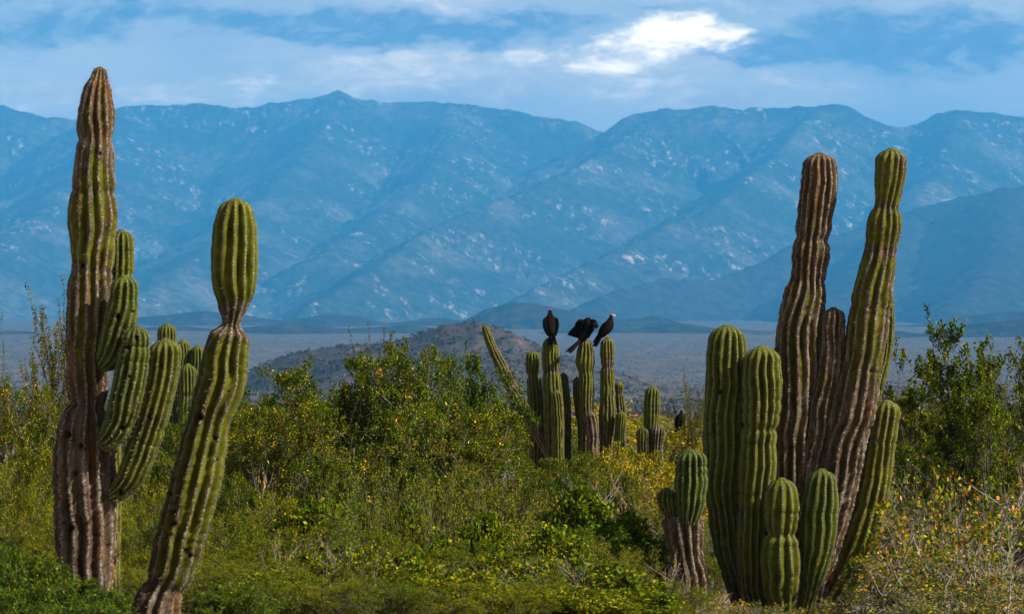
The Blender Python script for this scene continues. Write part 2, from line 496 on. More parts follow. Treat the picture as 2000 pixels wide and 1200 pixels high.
def make_column(parent, base, pts, Y, ribs=13, seed=1, bark=((0, 0.1), (1, 0.5)), tone=0.5, lean=0.0, round_base=False,
                holes=(), depth=0.32, res=7, lumps=0.03, spines=True, dome=0.9, name='column', flat_top=False, spine_len=0.040, pinch=0.30):
    """one ribbed stem. pts: (px, py, width px) from the tip down; Y its distance; lean: metres the tip stands nearer than the foot"""
    rng = np.random.default_rng(seed)
    pts = np.array(pts, float)
    P = np.array([W(p[0], p[1], Y) for p in pts]); R = pts[:, 2] * 0.5 / F * Y
    seg = np.linalg.norm(np.diff(P, axis=0), axis=1); S = np.concatenate([[0], np.cumsum(seg)]); L = S[-1]
    # rows: finer near the tip
    Rm = R.mean()
    step = max(0.012 * Y / 36.0, Rm * 0.07)
    n = int(L / step) + 2
    s = np.linspace(0, L, n)
    tipn = dome * R[1]
    s = np.sort(np.concatenate([s, tipn * (1 - np.cos(np.linspace(0.05, 1.5, 9)))]))
    n = len(s)
    sg = max(1, int(0.05 * (Y / 36) / step))
    C = np.stack([smooth1(np.interp(s, S, P[:, k]), sg * 2) for k in range(3)], -1)
    C[:3] = np.stack([np.interp(s[:3], S, P[:, k]) for k in range(3)], -1)
    rwaist = np.interp(s, S, R)
    C[:, 1] += -lean * (1 - s / L)
    # growth rings: pinched places gather scars
    b = np.interp(s / L, [k[0] for k in bark], [k[1] for k in bark])
    for i in range(1, len(R) - 1):
        if R[i] < R[i - 1] * 0.97 and R[i] < R[i + 1] * 0.97:
            b = b + pinch * np.exp(-((s - S[i]) / (0.055 * Y / 36)) ** 2)
            R[i] *= 0.93
    r = smooth1(np.interp(s, S, R), 1)
    # slow swelling along the length
    r = r * (1 + lumps * 1.6 * fbm(s / (Rm * 1.3), s * 0 + seed * 3.3, 3, seed))
    # old growth rings: shallow irregular pinches that also carry a little bark
    for _ in range(rng.poisson(L / (Rm * 3.2))):
        c0 = rng.uniform(0.12, 0.95) * L; wd = rng.uniform(0.10, 0.25) * Rm
        r = r * (1 - rng.uniform(0.02, 0.075) * np.exp(-((s - c0) / wd) ** 2))
        b = b + rng.uniform(0.0, 0.16) * np.exp(-((s - c0) / (wd * 1.2)) ** 2)
    if dome > 0:
        t = np.clip(s / (dome * R[1]), 0, 1)
        r = r * np.sqrt(np.maximum(1e-5, 1 - (1 - t) ** (2 if not flat_top else 5)))
    if round_base:
        t = np.clip((L - s) / (1.0 * R[-2]), 0, 1)
        r = r * np.sqrt(np.maximum(1e-4, 1 - (1 - t) ** 2))
    T = np.gradient(C, axis=0); T /= np.linalg.norm(T, axis=1)[:, None] + 1e-9
    e1 = np.cross(T, np.array([0, 1.0, 0])); e1 /= np.linalg.norm(e1, axis=1)[:, None] + 1e-9
    e2 = np.cross(e1, T)
    m = ribs * res
    th = np.arange(m) / m * 2 * np.pi
    ph = rng.uniform(0, 6.28)
    TH, SS = np.meshgrid(th, s)
    wob = 0.26 / ribs * 6.28 * fbm(SS / (Rm * 2.0), TH * 0 + seed, 2, seed + 5)
    twist = rng.uniform(-0.12, 0.12) * SS / Rm * 0.15
    ang = ribs * (TH + ph + wob + twist) / 2
    cr = np.abs(np.cos(ang)) ** 1.15
    ribamp = depth * (1 + 0.62 * vnoise(np.floor((TH + ph) * ribs / 6.2832) * 3.1, SS / (Rm * 1.7), seed + 2))
    tipfade = np.clip(SS / (dome * R[1] * 0.8 + 1e-6), 0.25, 1)
    prof = 1 + depth * 0.35 - ribamp * tipfade * (1 - cr)
    bb = np.repeat(b[:, None], m, 1)
    rough = (0.016 + 0.11 * np.clip(bb, 0, 1)) * fbm(np.cos(TH) * 5 + SS / Rm * 3.0, np.sin(TH) * 5 + SS / Rm * 3.0, 4, seed + 9, 0.6)
    # thin creases across the ribs
    rad = r[:, None] * (prof + rough)
    X = C[:, None, :] + rad[..., None] * (np.cos(TH)[..., None] * e1[:, None, :] + np.sin(TH)[..., None] * e2[:, None, :])
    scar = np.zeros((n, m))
    rdir = np.cos(TH)[..., None] * e1[:, None, :] + np.sin(TH)[..., None] * e2[:, None, :]
    for (hx, hy, hr) in holes:
        u = (X[..., 0] / X[..., 1]) * F + 1000; v = HOR - (X[..., 2] - CAMZ) / X[..., 1] * F
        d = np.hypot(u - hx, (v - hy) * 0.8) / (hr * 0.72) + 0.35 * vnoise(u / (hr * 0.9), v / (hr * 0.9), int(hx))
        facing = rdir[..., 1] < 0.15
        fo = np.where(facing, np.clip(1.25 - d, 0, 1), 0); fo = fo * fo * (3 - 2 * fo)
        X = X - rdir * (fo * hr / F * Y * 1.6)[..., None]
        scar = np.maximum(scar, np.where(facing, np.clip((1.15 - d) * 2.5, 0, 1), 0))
        bb = bb + np.where(facing, 0.35 * np.exp(-((d - 1.4) / 0.5) ** 2), 0)
    V = X.reshape(-1, 3)
    faces = grid_faces(n, m, True)[:, ::-1]
    # caps
    tip = C[0] + (C[0] - C[2]) / (np.linalg.norm(C[0] - C[2]) + 1e-9) * 0.004
    V = np.vstack([V, tip, C[-1]])
    it = n * m; ib = it + 1
    j = np.arange(m); j2 = (j + 1) % m
    capt = np.stack([np.full(m, it), j, j2, j2], -1)
    capb = np.stack([np.full(m, ib), (n - 1) * m + j2, (n - 1) * m + j, (n - 1) * m + j], -1)
    # caps as quads with doubled corner are invalid: build triangles in a second loop instead
    at = {'crest': np.append(cr.ravel(), [0.8, 0.5]), 'bark': np.append(bb.ravel(), [b[0], b[-1]]),
          'along': np.append(SS.ravel(), [0, L]), 'scar': np.append(scar.ravel(), [0, 0]),
          'tone': np.full(n * m + 2, tone)}
    tri = np.vstack([faces[:, [0, 1, 2]], faces[:, [0, 2, 3]], capt[:, [0, 1, 2]], capb[:, [0, 1, 2]]])
    V = V - base
    me = mesh_np(name, V, tri, CSKIN, True, at)
    o = obj(name, me, parent)
    if spines:
        # rib edges: local maxima of the crest value round each row
        sp = np.arange(0.4 * R[1], L, 0.045 * max(1, Y / 50))
        rows = np.clip(np.searchsorted(s, sp), 1, n - 2)
        vs, fs = [], []
        k = 0
        for rr in rows:
            c = cr[rr]
            mx = np.where((c >= np.roll(c, 1)) & (c > np.roll(c, -1)) & (c > 0.9))[0]
            for q in mx:
                if rng.random() < 0.12 or scar[rr, q] > 0.3:
                    continue
                p0 = X[rr, q] - base; dr = rdir[rr, q]
                if dr[1] > 0.45:
                    continue
                side = np.cross(dr, T[rr])
                for _ in range(3):
                    d = dr * rng.uniform(0.7, 1.1) + side * rng.uniform(-0.8, 0.8) + T[rr] * rng.uniform(-0.8, 0.5)
                    ln = rng.uniform(0.6, 1.2) * spine_len
                    w = side * (0.0042 * Y / 36)
                    vs += [p0 - w, p0 + w, p0 + d * ln]
                    fs.append((k, k + 1, k + 2)); k += 3
        if fs:
            so = obj('spines', mesh_np('spines', np.array(vs), np.array(fs), CSPINE), o, kind='stuff')
    return o


def cactus(px, py, Y, label, group=None):
    base = W(px, py, Y)
    base[2] = float(ground_z(base[0], base[1])) - 0.02
    e = obj('cardon_cactus', None, label=label, category='cactus', group=group, loc=base)
    e.empty_display_size = 0.3
    return e, base


# --- tall weathered cactus on the left, with four curving green arms
YA = 27.0
ca, ba = cactus(168, 1175, YA, 'tallest weathered cactus with tapering brown tip and green arms curving up one side')
make_column(ca, ba, [(196, 130, 24), (195, 146, 29), (193, 158, 36), (192, 170, 48), (189, 186, 53), (188, 220, 65), (186, 250, 67), (186, 272, 63), (186, 292, 68), (184, 330, 71),
                     (184, 352, 76), (182, 385, 84), (181, 440, 85), (182, 490, 80), (180, 528, 76), (176, 560, 81), (174, 640, 82), (171, 700, 81), (170, 752, 77), (171, 795, 64),
                     (167, 806, 78), (166, 840, 98), (166, 883, 108), (166, 967, 115), (167, 1036, 112), (166, 1107, 104), (164, 1150, 104), (164, 1215, 112)],
            YA, 13, 11, ((0, 0.80), (0.12, 0.6), (0.22, 0.42), (0.34, 0.30), (0.40, 0.54), (0.5, 0.46), (0.6, 0.8), (1, 0.88)), 0.85, holes=(
                (131, 850, 9), (158, 872, 7), (145, 925, 8), (122, 1022, 6), (140, 1032, 8), (160, 520, 6), (196, 300, 5), (170, 1025, 5), (212, 1066, 6), (188, 1046, 5)), lumps=0.035)
make_column(ca, ba, [(237, 448, 38), (238, 475, 42), (238, 520, 43), (234, 570, 42), (226, 620, 40), (216, 655, 30)], YA + 0.35, 12, 12,
            ((0, 0.25), (0.1, 0.05), (1, 0.15)), 0.55, round_base=True)
make_column(ca, ba, [(246, 538, 46), (246, 562, 52), (242, 600, 55), (234, 640, 58), (222, 682, 54), (207, 712, 40), (190, 722, 26)], YA - 0.22, 12, 13,
            ((0, 0.3), (0.08, 0.0), (0.8, 0.05), (1, 0.3)), 0.15, round_base=True, holes=((229, 620, 8), (260, 610, 4), (250, 668, 4)), lean=0.1)
make_column(ca, ba, [(270, 636, 42), (270, 660, 51), (264, 700, 57), (257, 740, 60), (246, 790, 60), (230, 835, 54), (210, 866, 40), (188, 872, 26)], YA - 0.32, 13, 14,
            ((0, 0.5), (0.08, 0.1), (0.8, 0.0), (1, 0.2)), 0.12, round_base=True, holes=((266, 661, 7), (250, 680, 6), (244, 707, 4), (252, 737, 4), (240, 836, 7)), lean=0.12)
make_column(ca, ba, [(328, 660, 48), (328, 682, 57), (320, 735, 60), (305, 795, 60), (286, 860, 57), (263, 920, 52), (238, 958, 40), (205, 975, 26)], YA - 0.12, 13, 15,
            ((0, 0.5), (0.06, 0.05), (0.85, 0.0), (1, 0.3)), 0.45, round_base=True, holes=((295, 800, 4), (316, 715, 4), (328, 742, 3), (294, 815, 6), (236, 962, 8)), lean=0.15)
make_column(ca, ba, [(220, 840, 26), (221, 900, 30), (222, 980, 30), (221, 1080, 28), (218, 1190, 30)], YA + 0.4, 10, 16, ((0, 0.1), (1, 0.3)), 0.9)

# --- leaning cactus beside it, pinched neck under a green club
YB = 27.6
cb, bb_ = cactus(302, 1195, YB, 'leaning cactus whose smooth green club top sits on a pinched brown neck')
make_column(cb, bb_, [(460, 387, 60), (460, 408, 62), (459, 440, 78), (458, 490, 85), (458, 545, 82), (457, 575, 70), (456, 590, 58), (454, 606, 48), (453, 618, 38), (452, 634, 35), (452, 642, 42),
                      (448, 654, 70), (443, 687, 82), (431, 757, 89), (418, 790, 84), (409, 817, 77), (403, 845, 77), (388, 920, 92), (371, 990, 89), (349, 1060, 88), (332, 1125, 82),
                      (322, 1150, 74), (311, 1168, 84), (304, 1200, 92), (297, 1240, 94)],
            YB, 12, 21, ((0, 0.12), (0.04, -0.1), (0.2, -0.05), (0.245, 0.75), (0.29, 0.8), (0.33, 0.30), (0.5, 0.28), (0.75, 0.36), (0.9, 0.5), (0.93, 0.9), (1, 0.9)), 0.75, holes=(
                (451, 449, 4), (388, 816, 9), (422, 858, 6), (447, 765, 4), (425, 900, 4), (333, 965, 5), (336, 1000, 6), (340, 1023, 5), (372, 1087, 6), (386, 1020, 5), (361, 1075, 4)), lumps=0.03)

# --- big clump on the right
YC = 37.0
cc, bc = cactus(1550, 1215, YC, 'broad many-stemmed cactus clump with two tall scarred brown stems')
make_column(cc, bc, [(1601, 298, 54), (1601, 320, 60), (1601, 358, 66), (1594, 406, 64), (1587, 458, 61), (1584, 467, 58), (1584, 485, 71), (1579, 543, 68), (1573, 572, 72), (1566, 614, 81), (1560, 677, 85),
                     (1558, 760, 86), (1553, 850, 86), (1551, 930, 82), (1552, 1010, 78), (1556, 1100, 74), (1560, 1240, 70)],
            YC + 0.1, 15, 31, ((0, 0.75), (0.2, 0.6), (0.4, 0.54), (0.6, 0.64), (0.8, 0.8), (1, 0.9)), 0.7, lumps=0.05, depth=0.30)
make_column(cc, bc, [(1628, 600, 38), (1628, 622, 42), (1625, 680, 48), (1616, 760, 54), (1602, 850, 58), (1588, 930, 58), (1575, 1010, 54), (1566, 1120, 50)], YC - 0.05, 12, 32,
            ((0, 0.8), (0.3, 0.55), (1, 0.9)), 0.8, lumps=0.05, depth=0.30)
make_column(cc, bc, [(1741, 289, 50), (1741, 310, 56), (1737, 366, 55), (1732, 405, 43), (1730, 418, 54), (1727, 443, 64), (1720, 489, 62), (1709, 552, 71), (1699, 614, 74), (1689, 677, 76), (1682, 718, 74),
                     (1676, 760, 78), (1663, 820, 80), (1648, 880, 80), (1634, 950, 78), (1617, 1020, 72), (1600, 1090, 66), (1583, 1160, 62), (1568, 1240, 58)],
            YC - 0.1, 13, 33, ((0, 0.35), (0.1, 0.3), (0.2, 0.35), (0.4, 0.42), (0.5, 0.6), (0.65, 0.85), (1, 0.95)), 0.95, lumps=0.04, depth=0.30)
make_column(cc, bc, [(1724, 560, 34), (1726, 590, 38), (1726, 640, 40), (1720, 690, 40), (1710, 740, 38), (1696, 800, 34), (1680, 860, 28)], YC + 0.42, 12, 34, ((0, 0.1), (1, 0.1)), 0.5)
make_column(cc, bc, [(1420, 634, 62), (1420, 655, 66), (1420, 697, 74), (1416, 790, 73), (1413, 870, 74), (1412, 950, 72), (1414, 1000, 62), (1418, 1020, 64), (1428, 1080, 58), (1444, 1140, 52), (1470, 1225, 44)],
            YC + 0.05, 15, 35, ((0, 0.12), (0.05, -0.1), (0.3, 0.0), (0.6, 0.1), (0.75, 0.35), (1, 0.6)), 0.35, holes=((1407, 766, 5), (1432, 968, 4)), spine_len=0.042)
make_column(cc, bc, [(1488, 675, 56), (1488, 697, 66), (1489, 740, 71), (1488, 790, 68), (1485, 826, 65), (1483, 836, 56), (1482, 846, 64), (1480, 908, 67), (1477, 960, 66), (1474, 1000, 60), (1472, 1020, 62), (1470, 1080, 58),
                     (1472, 1150, 52), (1486, 1230, 44)],
            YC - 0.3, 14, 36, ((0, 0.15), (0.05, -0.1), (0.25, 0.0), (0.6, 0.1), (0.75, 0.3), (1, 0.5)), 0.55, holes=((1488, 755, 3), (1488, 816, 4), (1465, 866, 3)), spine_len=0.042)
make_column(cc, bc, [(1733, 781, 44), (1732, 804, 51), (1724, 842, 53), (1716, 908, 55), (1700, 992, 58), (1682, 1054, 64), (1662, 1100, 67), (1640, 1140, 68), (1616, 1182, 62), (1590, 1230, 48)],
            YC + 0.0, 12, 37, ((0, 0.25), (0.3, 0.22), (0.6, 0.26), (0.8, 0.35), (1, 0.6)), 1.0, depth=0.32)
make_column(cc, bc, [(1526, 933, 44), (1527, 955, 56), (1528, 992, 67), (1527, 1028, 63), (1527, 1044, 53), (1526, 1056, 68), (1525, 1096, 76), (1526, 1148, 68), (1528, 1190, 50), (1532, 1230, 36)],
            YC - 0.75, 11, 38, ((0, 0.1), (0.1, -0.15), (0.9, -0.1), (1, 0.3)), 0.45, depth=0.28, round_base=True)
make_column(cc, bc, [(1605, 915, 46), (1605, 936, 55), (1604, 971, 65), (1600, 1033, 67), (1595, 1085, 60), (1589, 1125, 44), (1583, 1152, 32), (1572, 1200, 30)],
            YC - 0.7, 12, 39, ((0, 0.25), (0.1, -0.15), (0.85, -0.1), (1, 0.4)), 0.22, depth=0.27)
make_column(cc, bc, [(1449, 1180, 44), (1449, 1194, 50), (1450, 1216, 50), (1452, 1240, 40)], YC - 0.8, 12, 40, ((0, 1.0), (1, 0.9)), 0.3, depth=0.3)
make_column(cc, bc, [(1394, 1190, 34), (1394, 1202, 38), (1396, 1232, 34)], YC - 0.7, 12, 41, ((0, 1.0), (1, 0.9)), 0.3, depth=0.3)

# --- barked stump with two young green heads, just left of the clump
YS = 36.4
cs, bs = cactus(1345, 1220, YS, 'short brown barked cactus stump carrying a round green head')
make_column(cs, bs, [(1332, 1002, 66), (1333, 1016, 76), (1336, 1050, 71), (1340, 1090, 66), (1344, 1117, 70), (1348, 1180, 72), (1352, 1240, 74)], YS, 12, 51,
            ((0, 0.95), (0.3, 0.8), (0.45, 0.95), (0.6, 0.75), (1, 0.6)), 0.7, flat_top=True, dome=0.45, lumps=0.06)
make_column(cs, bs, [(1349, 878, 54), (1350, 900, 57), (1350, 945, 60), (1349, 985, 52), (1346, 1008, 40), (1342, 1030, 30)], YS - 0.15, 14, 52,
            ((0, 0.35), (0.12, -0.1), (0.8, -0.1), (1, 0.3)), 0.08, dome=0.7)
make_column(cs, bs, [(1303, 953, 34), (1302, 966, 38), (1303, 985, 36), (1308, 1002, 24), (1314, 1018, 18)], YS - 0.05, 13, 53, ((0, 0.2), (1, 0.1)), 0.05)

# --- the far group where the vultures roost
YD = 62.0


def z5(l):
    return [(900 + a / 3.75, 580 + b / 3.75, c / 3.75) for a, b, c in l]


def far_cactus(label, px, stems, Y=YD):
    e, b = cactus(px, 1000, Y, label)
    for i, (pp, dy, seed, bark, tone, ribs) in enumerate(stems):
        make_column(e, b, pp, Y + dy, ribs, seed, bark, tone, spines=False, res=6, lumps=0.035)
    return e


down = lambda p, x: p + [(x, 1010, p[-1][2])]
far_cactus('thin scarred cactus leaning far over beside the roosting vultures', 1070, [
    (z5([(170, 200, 44), (178, 225, 50), (192, 270, 60), (215, 350, 64), (245, 408, 66), (290, 490, 80), (330, 580, 84), (370, 660, 84), (420, 740, 88), (470, 850, 92), (530, 940, 88), (580, 1030, 80), (680, 1200, 80), (830, 1500, 84)]), 0.0, 61,
     ((0, 0.25), (0.15, 0.4), (0.4, 0.6), (0.6, 0.85), (1, 0.95)), 0.75, 10)])
far_cactus('small cactus topped by an egg-shaped green knob on a pinched waist', 1050, [
    (down(z5([(528, 392, 88), (528, 430, 98), (528, 500, 103), (530, 560, 88), (531, 580, 70), (534, 600, 96), (545, 700, 115), (555, 800, 118)]), 1052), 0.6, 62, ((0, 0.1), (0.3, 0.3), (1, 0.5)), 0.6, 13)])
far_cactus('upright green cactus with a vulture perched on its tip and side stems', 1083, [
    (down(z5([(655, 285, 72), (656, 330, 104), (658, 420, 119), (660, 530, 116), (662, 548, 110), (664, 570, 124), (672, 700, 138), (680, 850, 138)]), 1085), 0.0, 63, ((0, 0.2), (0.3, 0.15), (1, 0.3)), 0.55, 14),
    (down(z5([(748, 552, 50), (752, 585, 58), (765, 680, 62), (775, 780, 62)]), 1107), 0.35, 64, ((0, 0.4), (1, 0.4)), 0.7, 11),
    (down(z5([(697, 680, 70), (700, 715, 78), (710, 800, 80), (715, 880, 78)]), 1091), -0.35, 65, ((0, 0.2), (1, 0.25)), 0.6, 12)])
far_cactus('thick-topped cactus under the vulture drying its wings', 1145, [
    (down(z5([(914, 305, 70), (914, 335, 88), (912, 400, 112), (909, 480, 132), (910, 525, 112), (913, 545, 96), (919, 570, 98), (921, 700, 100), (919, 850, 94)]), 1145), 0.0, 66, ((0, 0.3), (0.2, 0.1), (0.4, 0.3), (1, 0.55)), 0.7, 13),
    (down(z5([(850, 583, 46), (850, 620, 56), (852, 720, 58), (868, 850, 58), (888, 950, 56)]), 1138), 0.3, 67, ((0, 0.5), (1, 0.4)), 0.75, 11),
    (down(z5([(945, 836, 90), (948, 850, 96), (958, 940, 92), (968, 1060, 86)]), 1160), -0.35, 68, ((0, 0.7), (1, 0.8)), 0.8, 9)])
far_cactus('slender grey-footed cactus bearing the red-headed vulture on its crown', 1185, [
    (down(z5([(1072, 292, 76), (1073, 325, 90), (1075, 420, 103), (1074, 490, 88), (1073, 515, 76), (1075, 540, 94), (1073, 650, 98), (1076, 780, 106), (1076, 880, 120), (1070, 980, 104), (1064, 1060, 84)]), 1183), 0.0, 69, ((0, 0.25), (0.3, 0.3), (0.55, 0.5), (0.66, 0.95), (1, 0.95)), 0.75, 13),
    (down(z5([(1160, 616, 60), (1160, 650, 66), (1160, 690, 58), (1161, 705, 48), (1164, 725, 66), (1170, 820, 78)]), 1212), 0.6, 70, ((0, 0.1), (0.35, 0.5), (1, 0.6)), 0.7, 12),
    (down(z5([(1173, 832, 66), (1175, 870, 76), (1174, 940, 74), (1168, 1010, 58)]), 1210), -0.25, 71, ((0, 0.15), (1, 0.2)), 0.25, 13)])
far_cactus('clean green single cactus among yellow shrubs with small round offsets', 1270, [
    (down(z5([(1404, 648, 82), (1404, 690, 100), (1401, 800, 112), (1396, 900, 108), (1388, 980, 84)]), 1268), 0.0, 72, ((0, 0.1), (1, 0.15)), 0.45, 13),
    (down(z5([(1328, 948, 70), (1330, 985, 82), (1335, 1080, 80)]), 1255), -0.4, 73, ((0, 0.2), (1, 0.2)), 0.55, 12),
    (down(z5([(1437, 922, 88), (1437, 960, 110), (1434, 1030, 112), (1430, 1090, 96)]), 1282), -0.3, 74, ((0, 0.5), (1, 0.4)), 0.1, 15)])
# a cluster seen between the two big cacti on the left
far_cactus('cluster of small young green cacti glimpsed between the two big ones', 365, [
    ([(326, 631, 32), (326, 650, 35), (326, 690, 36), (327, 760, 36), (330, 1010, 36)], 0.0, 75, ((0, 0.1), (1, 0.2)), 0.3, 15),
    ([(357, 663, 24), (358, 680, 27), (358, 740, 28), (358, 1010, 28)], 0.6, 76, ((0, 0.1), (1, 0.2)), 0.3, 14),
    ([(386, 674, 24), (386, 690, 28), (386, 740, 30), (384, 1010, 30)], 0.5, 77, ((0, 0.1), (1, 0.2)), 0.3, 14),
    ([(367, 710, 27), (367, 728, 31), (366, 765, 31), (365, 773, 27), (365, 785, 31), (364, 1010, 31)], -0.3, 78, ((0, 0.1), (1, 0.2)), 0.3, 14)], 66.0)
# one stands right behind the big clump and shows only the bird on it
far_cactus('dark cactus mostly hidden behind the big clump under a perched bird', 1395, [
    ([(1393, 786, 22), (1393, 800, 26), (1394, 860, 28), (1396, 1010, 30)], 0.0, 79, ((0, 0.4), (1, 0.5)), 0.5, 12)])

# ---------------------------------------------------------------- plants
def leaf_material(name, trans=0.17):
    m, nt, out = new_mat(name)
    a = N(nt, 'ShaderNodeAttribute', attribute_name='leafcol')
    oi = N(nt, 'ShaderNodeObjectInfo')      # every bush a little lighter, darker, yellower or greener than the next
    tint = mixc(nt, oi.outputs['Random'], (0.74, 0.88, 0.8, 1), (1.22, 1.10, 1.0, 1))
    lc = mixc(nt, 1.0, a.outputs['Color'], tint, 'MULTIPLY')
    d = N(nt, 'ShaderNodeBsdfPrincipled')
    nt.links.new(lc, d.inputs['Base Color'])
    d.inputs['Roughness'].default_value = 0.6
    d.inputs['Specular IOR Level'].default_value = 0.03
    t = N(nt, 'ShaderNodeBsdfTranslucent')
    nt.links.new(mixc(nt, 1.0, lc, (1.15, 1.1, 0.5, 1), 'MULTIPLY'), t.inputs[0])
    mx = N(nt, 'ShaderNodeMixShader')
    mx.inputs[0].default_value = trans
    nt.links.new(d.outputs[0], mx.inputs[1]); nt.links.new(t.outputs[0], mx.inputs[2])
    nt.links.new(mx.outputs[0], out.inputs[0])
    return m


def wood_material(name, dark, light):
    m, nt, out = new_mat(name)
    tcn = N(nt, 'ShaderNodeTexCoord')
    n1 = noise(nt, mapping(nt, tcn.outputs['Object'], (1, 1, 0.4)), 18, 5, 0.7)
    c = ramp(nt, n1, [(0.35, dark), (0.65, light)])
    principled(nt, out, c, 0.9, 0.1, n1, 0.6, 0.01)
    return m


LEAF = leaf_material('leaf')
WOOD_DARK = wood_material('dark_bark', (0.035, 0.026, 0.02), (0.12, 0.10, 0.085))
WOOD_MID = wood_material('weathered_bark', (0.06, 0.045, 0.035), (0.22, 0.185, 0.155))
WOOD_GREY = wood_material('grey_bark', (0.12, 0.10, 0.085), (0.38, 0.33, 0.28))
WOOD_PALE = wood_material('bleached_twig', (0.16, 0.13, 0.08), (0.36, 0.31, 0.21))


def unit(v):
    return v / (np.linalg.norm(v) + 1e-9)


class Plant:
    """grows a branching skeleton; keeps branch polylines and the points where leaves sit"""
    def __init__(self, seed):
        self.rng = np.random.default_rng(seed)
        self.lines = []      # (points Kx3, radii K)
        self.tips = []       # (point, direction, weight)

    def branch(self, p, d, length, rad, level, spec):
        rng = self.rng
        sp = spec[level]
        k = sp.get('seg', 6)
        pts = [p]; rads = [rad]
        st = length / k
        last = level == len(spec) - 1
        endr = rad * sp.get('taper', 0.35)
        for i in range(k):
            d = unit(d + rng.normal(0, sp.get('crook', 0.2), 3) + np.array([0, 0, sp.get('up', 0.1)]))
            p = p + d * st
            f = (i + 1) / k
            pts.append(p); rads.append(rad + (endr - rad) * f)
            if f > sp.get('bare', 0.3):
                if sp.get('leaf', 0) > 0:
                    self.tips.append((p, d, sp['leaf']))
                if not last:
                    for _ in range(rng.poisson(sp.get('kids', 1.0))):
                        ax = unit(rng.normal(0, 1, 3)); ax = unit(ax - d * (ax @ d))
                        a = math.radians(rng.normal(sp.get('angle', 50), 12))
                        nd = unit(d * math.cos(a) + ax * math.sin(a))
                        self.branch(p, nd, length * sp.get('ratio', 0.55) * rng.uniform(0.65, 1.2) * (1.15 - 0.45 * f),
                                    max(rads[-1] * sp.get('rratio', 0.6), 0.0022), level + 1, spec)
        self.lines.append((np.array(pts), np.array(rads)))

    def fit(self, w, dpt, h, pct=98.5, dome=0.0):
        allp = np.array([t[0] for t in self.tips]) if len(self.tips) > 50 else np.vstack([l[0] for l in self.lines])
        sx = w / 2 / (np.percentile(np.abs(allp[:, 0]), pct) + 1e-6); sy = dpt / 2 / (np.percentile(np.abs(allp[:, 1]), pct) + 1e-6)
        sz = h / (np.percentile(allp[:, 2], pct) + 1e-6)
        sc = np.array([sx, sy, sz])
        self.lines = [(l * sc, r) for l, r in self.lines]
        self.tips = [(p * sc, unit(d * sc), wt) for p, d, wt in self.tips]
        def cap(q):
            # crowns round off: the farther out, the lower the tips may stand
            rr = np.hypot(q[..., 0] / (w / 2), q[..., 1] / (dpt / 2))
            top = h * np.sqrt(np.clip(1 - dome * np.minimum(rr, 1.0) ** 2, 0.05, 1))
            over = np.maximum(q[..., 2] - top, 0)
            q[..., 2] -= over * (0.8 if dome > 0 else 0.0)
            q[..., 2] = np.clip(q[..., 2], -0.06, h * 1.12)
            return q
        self.lines = [(cap(l), r) for l, r in self.lines]
        self.tips = [(cap(p), d, wt) for p, d, wt in self.tips]

    def wood_mesh(self, mat, name='branches'):
        V, Fq = [], []
        n0 = 0
        for pts, rad in self.lines:
            k = len(pts)
            sides = 6 if rad[0] > 0.03 else (4 if rad[0] > 0.008 else 3)
            T = np.gradient(pts, axis=0); T /= np.linalg.norm(T, axis=1)[:, None] + 1e-9
            ref = np.array([0.3, 0.9, 0.2]) if abs(T[0] @ np.array([0.3, 0.9, 0.2])) < 0.85 else np.array([1.0, 0, 0])
            e1 = np.cross(T, ref); e1 /= np.linalg.norm(e1, axis=1)[:, None] + 1e-9
            e2 = np.cross(T, e1)
            a = np.arange(sides) / sides * 6.28318
            ring = pts[:, None, :] + rad[:, None, None] * (np.cos(a)[None, :, None] * e1[:, None, :] + np.sin(a)[None, :, None] * e2[:, None, :])
            V.append(ring.reshape(-1, 3))
            Fq.append(grid_faces(k, sides, True)[:, ::-1] + n0)
            n0 += k * sides
        return mesh_np(name, np.vstack(V), np.vstack(Fq), mat, True)

    def leaf_mesh(self, per, size, spread, palette, aspect=0.5, droop=0.0, along=0.0, name='foliage', clump=0.25, maxn=60000):
        rng = self.rng
        P = np.array([t[0] for t in self.tips]); Dv = np.array([t[1] for t in self.tips]); wt = np.array([t[2] for t in self.tips])
        cnt = rng.poisson(per * wt)
        if cnt.sum() > maxn:
            cnt = rng.poisson(per * wt * maxn / cnt.sum())
        idx = np.repeat(np.arange(len(P)), cnt)
        n = len(idx)
        c = P[idx] + rng.normal(0, spread, (n, 3)) + Dv[idx] * rng.uniform(-along, along, (n, 1))
        c[:, 2] = np.maximum(c[:, 2], 0.02)
        ax = rng.normal(0, 1, (n, 3)) + Dv[idx] * 0.9
        ax[:, 2] += 0.25 - droop
        ax /= np.linalg.norm(ax, axis=1)[:, None]
        nr = rng.normal(0, 1, (n, 3)); nr[:, 2] = np.abs(nr[:, 2]) + 0.5
        sd = np.cross(ax, nr); sd /= np.linalg.norm(sd, axis=1)[:, None] + 1e-9
        nr = np.cross(sd, ax)
        ln = size * rng.uniform(0.6, 1.35, (n, 1)); wd = ln * aspect * 0.5
        a = c - ax * ln * 0.5; b = c + sd * wd + nr * wd * 0.25; d = c - sd * wd + nr * wd * 0.25; e = c + ax * ln * 0.5
        V = np.stack([a, b, e, d], 1).reshape(-1, 3)
        Fq = np.arange(n * 4).reshape(n, 4)
        # colour of each leaf, with whole twigs leaning one way
        cols = np.array([q[0] for q in palette]); wts = np.array([q[1] for q in palette]); wts = wts / wts.sum()
        twig = rng.choice(len(cols), len(P), p=wts)
        own = rng.choice(len(cols), n, p=wts)
        pick = np.where(rng.random(n) < 1 - clump, own, twig[idx])
        cc_ = cols[pick] * rng.uniform(0.7, 1.3, (n, 1)) * (1 + rng.normal(0, 0.06, (n, 3)))
        cc_ = np.clip(cc_, 0.003, 0.9)
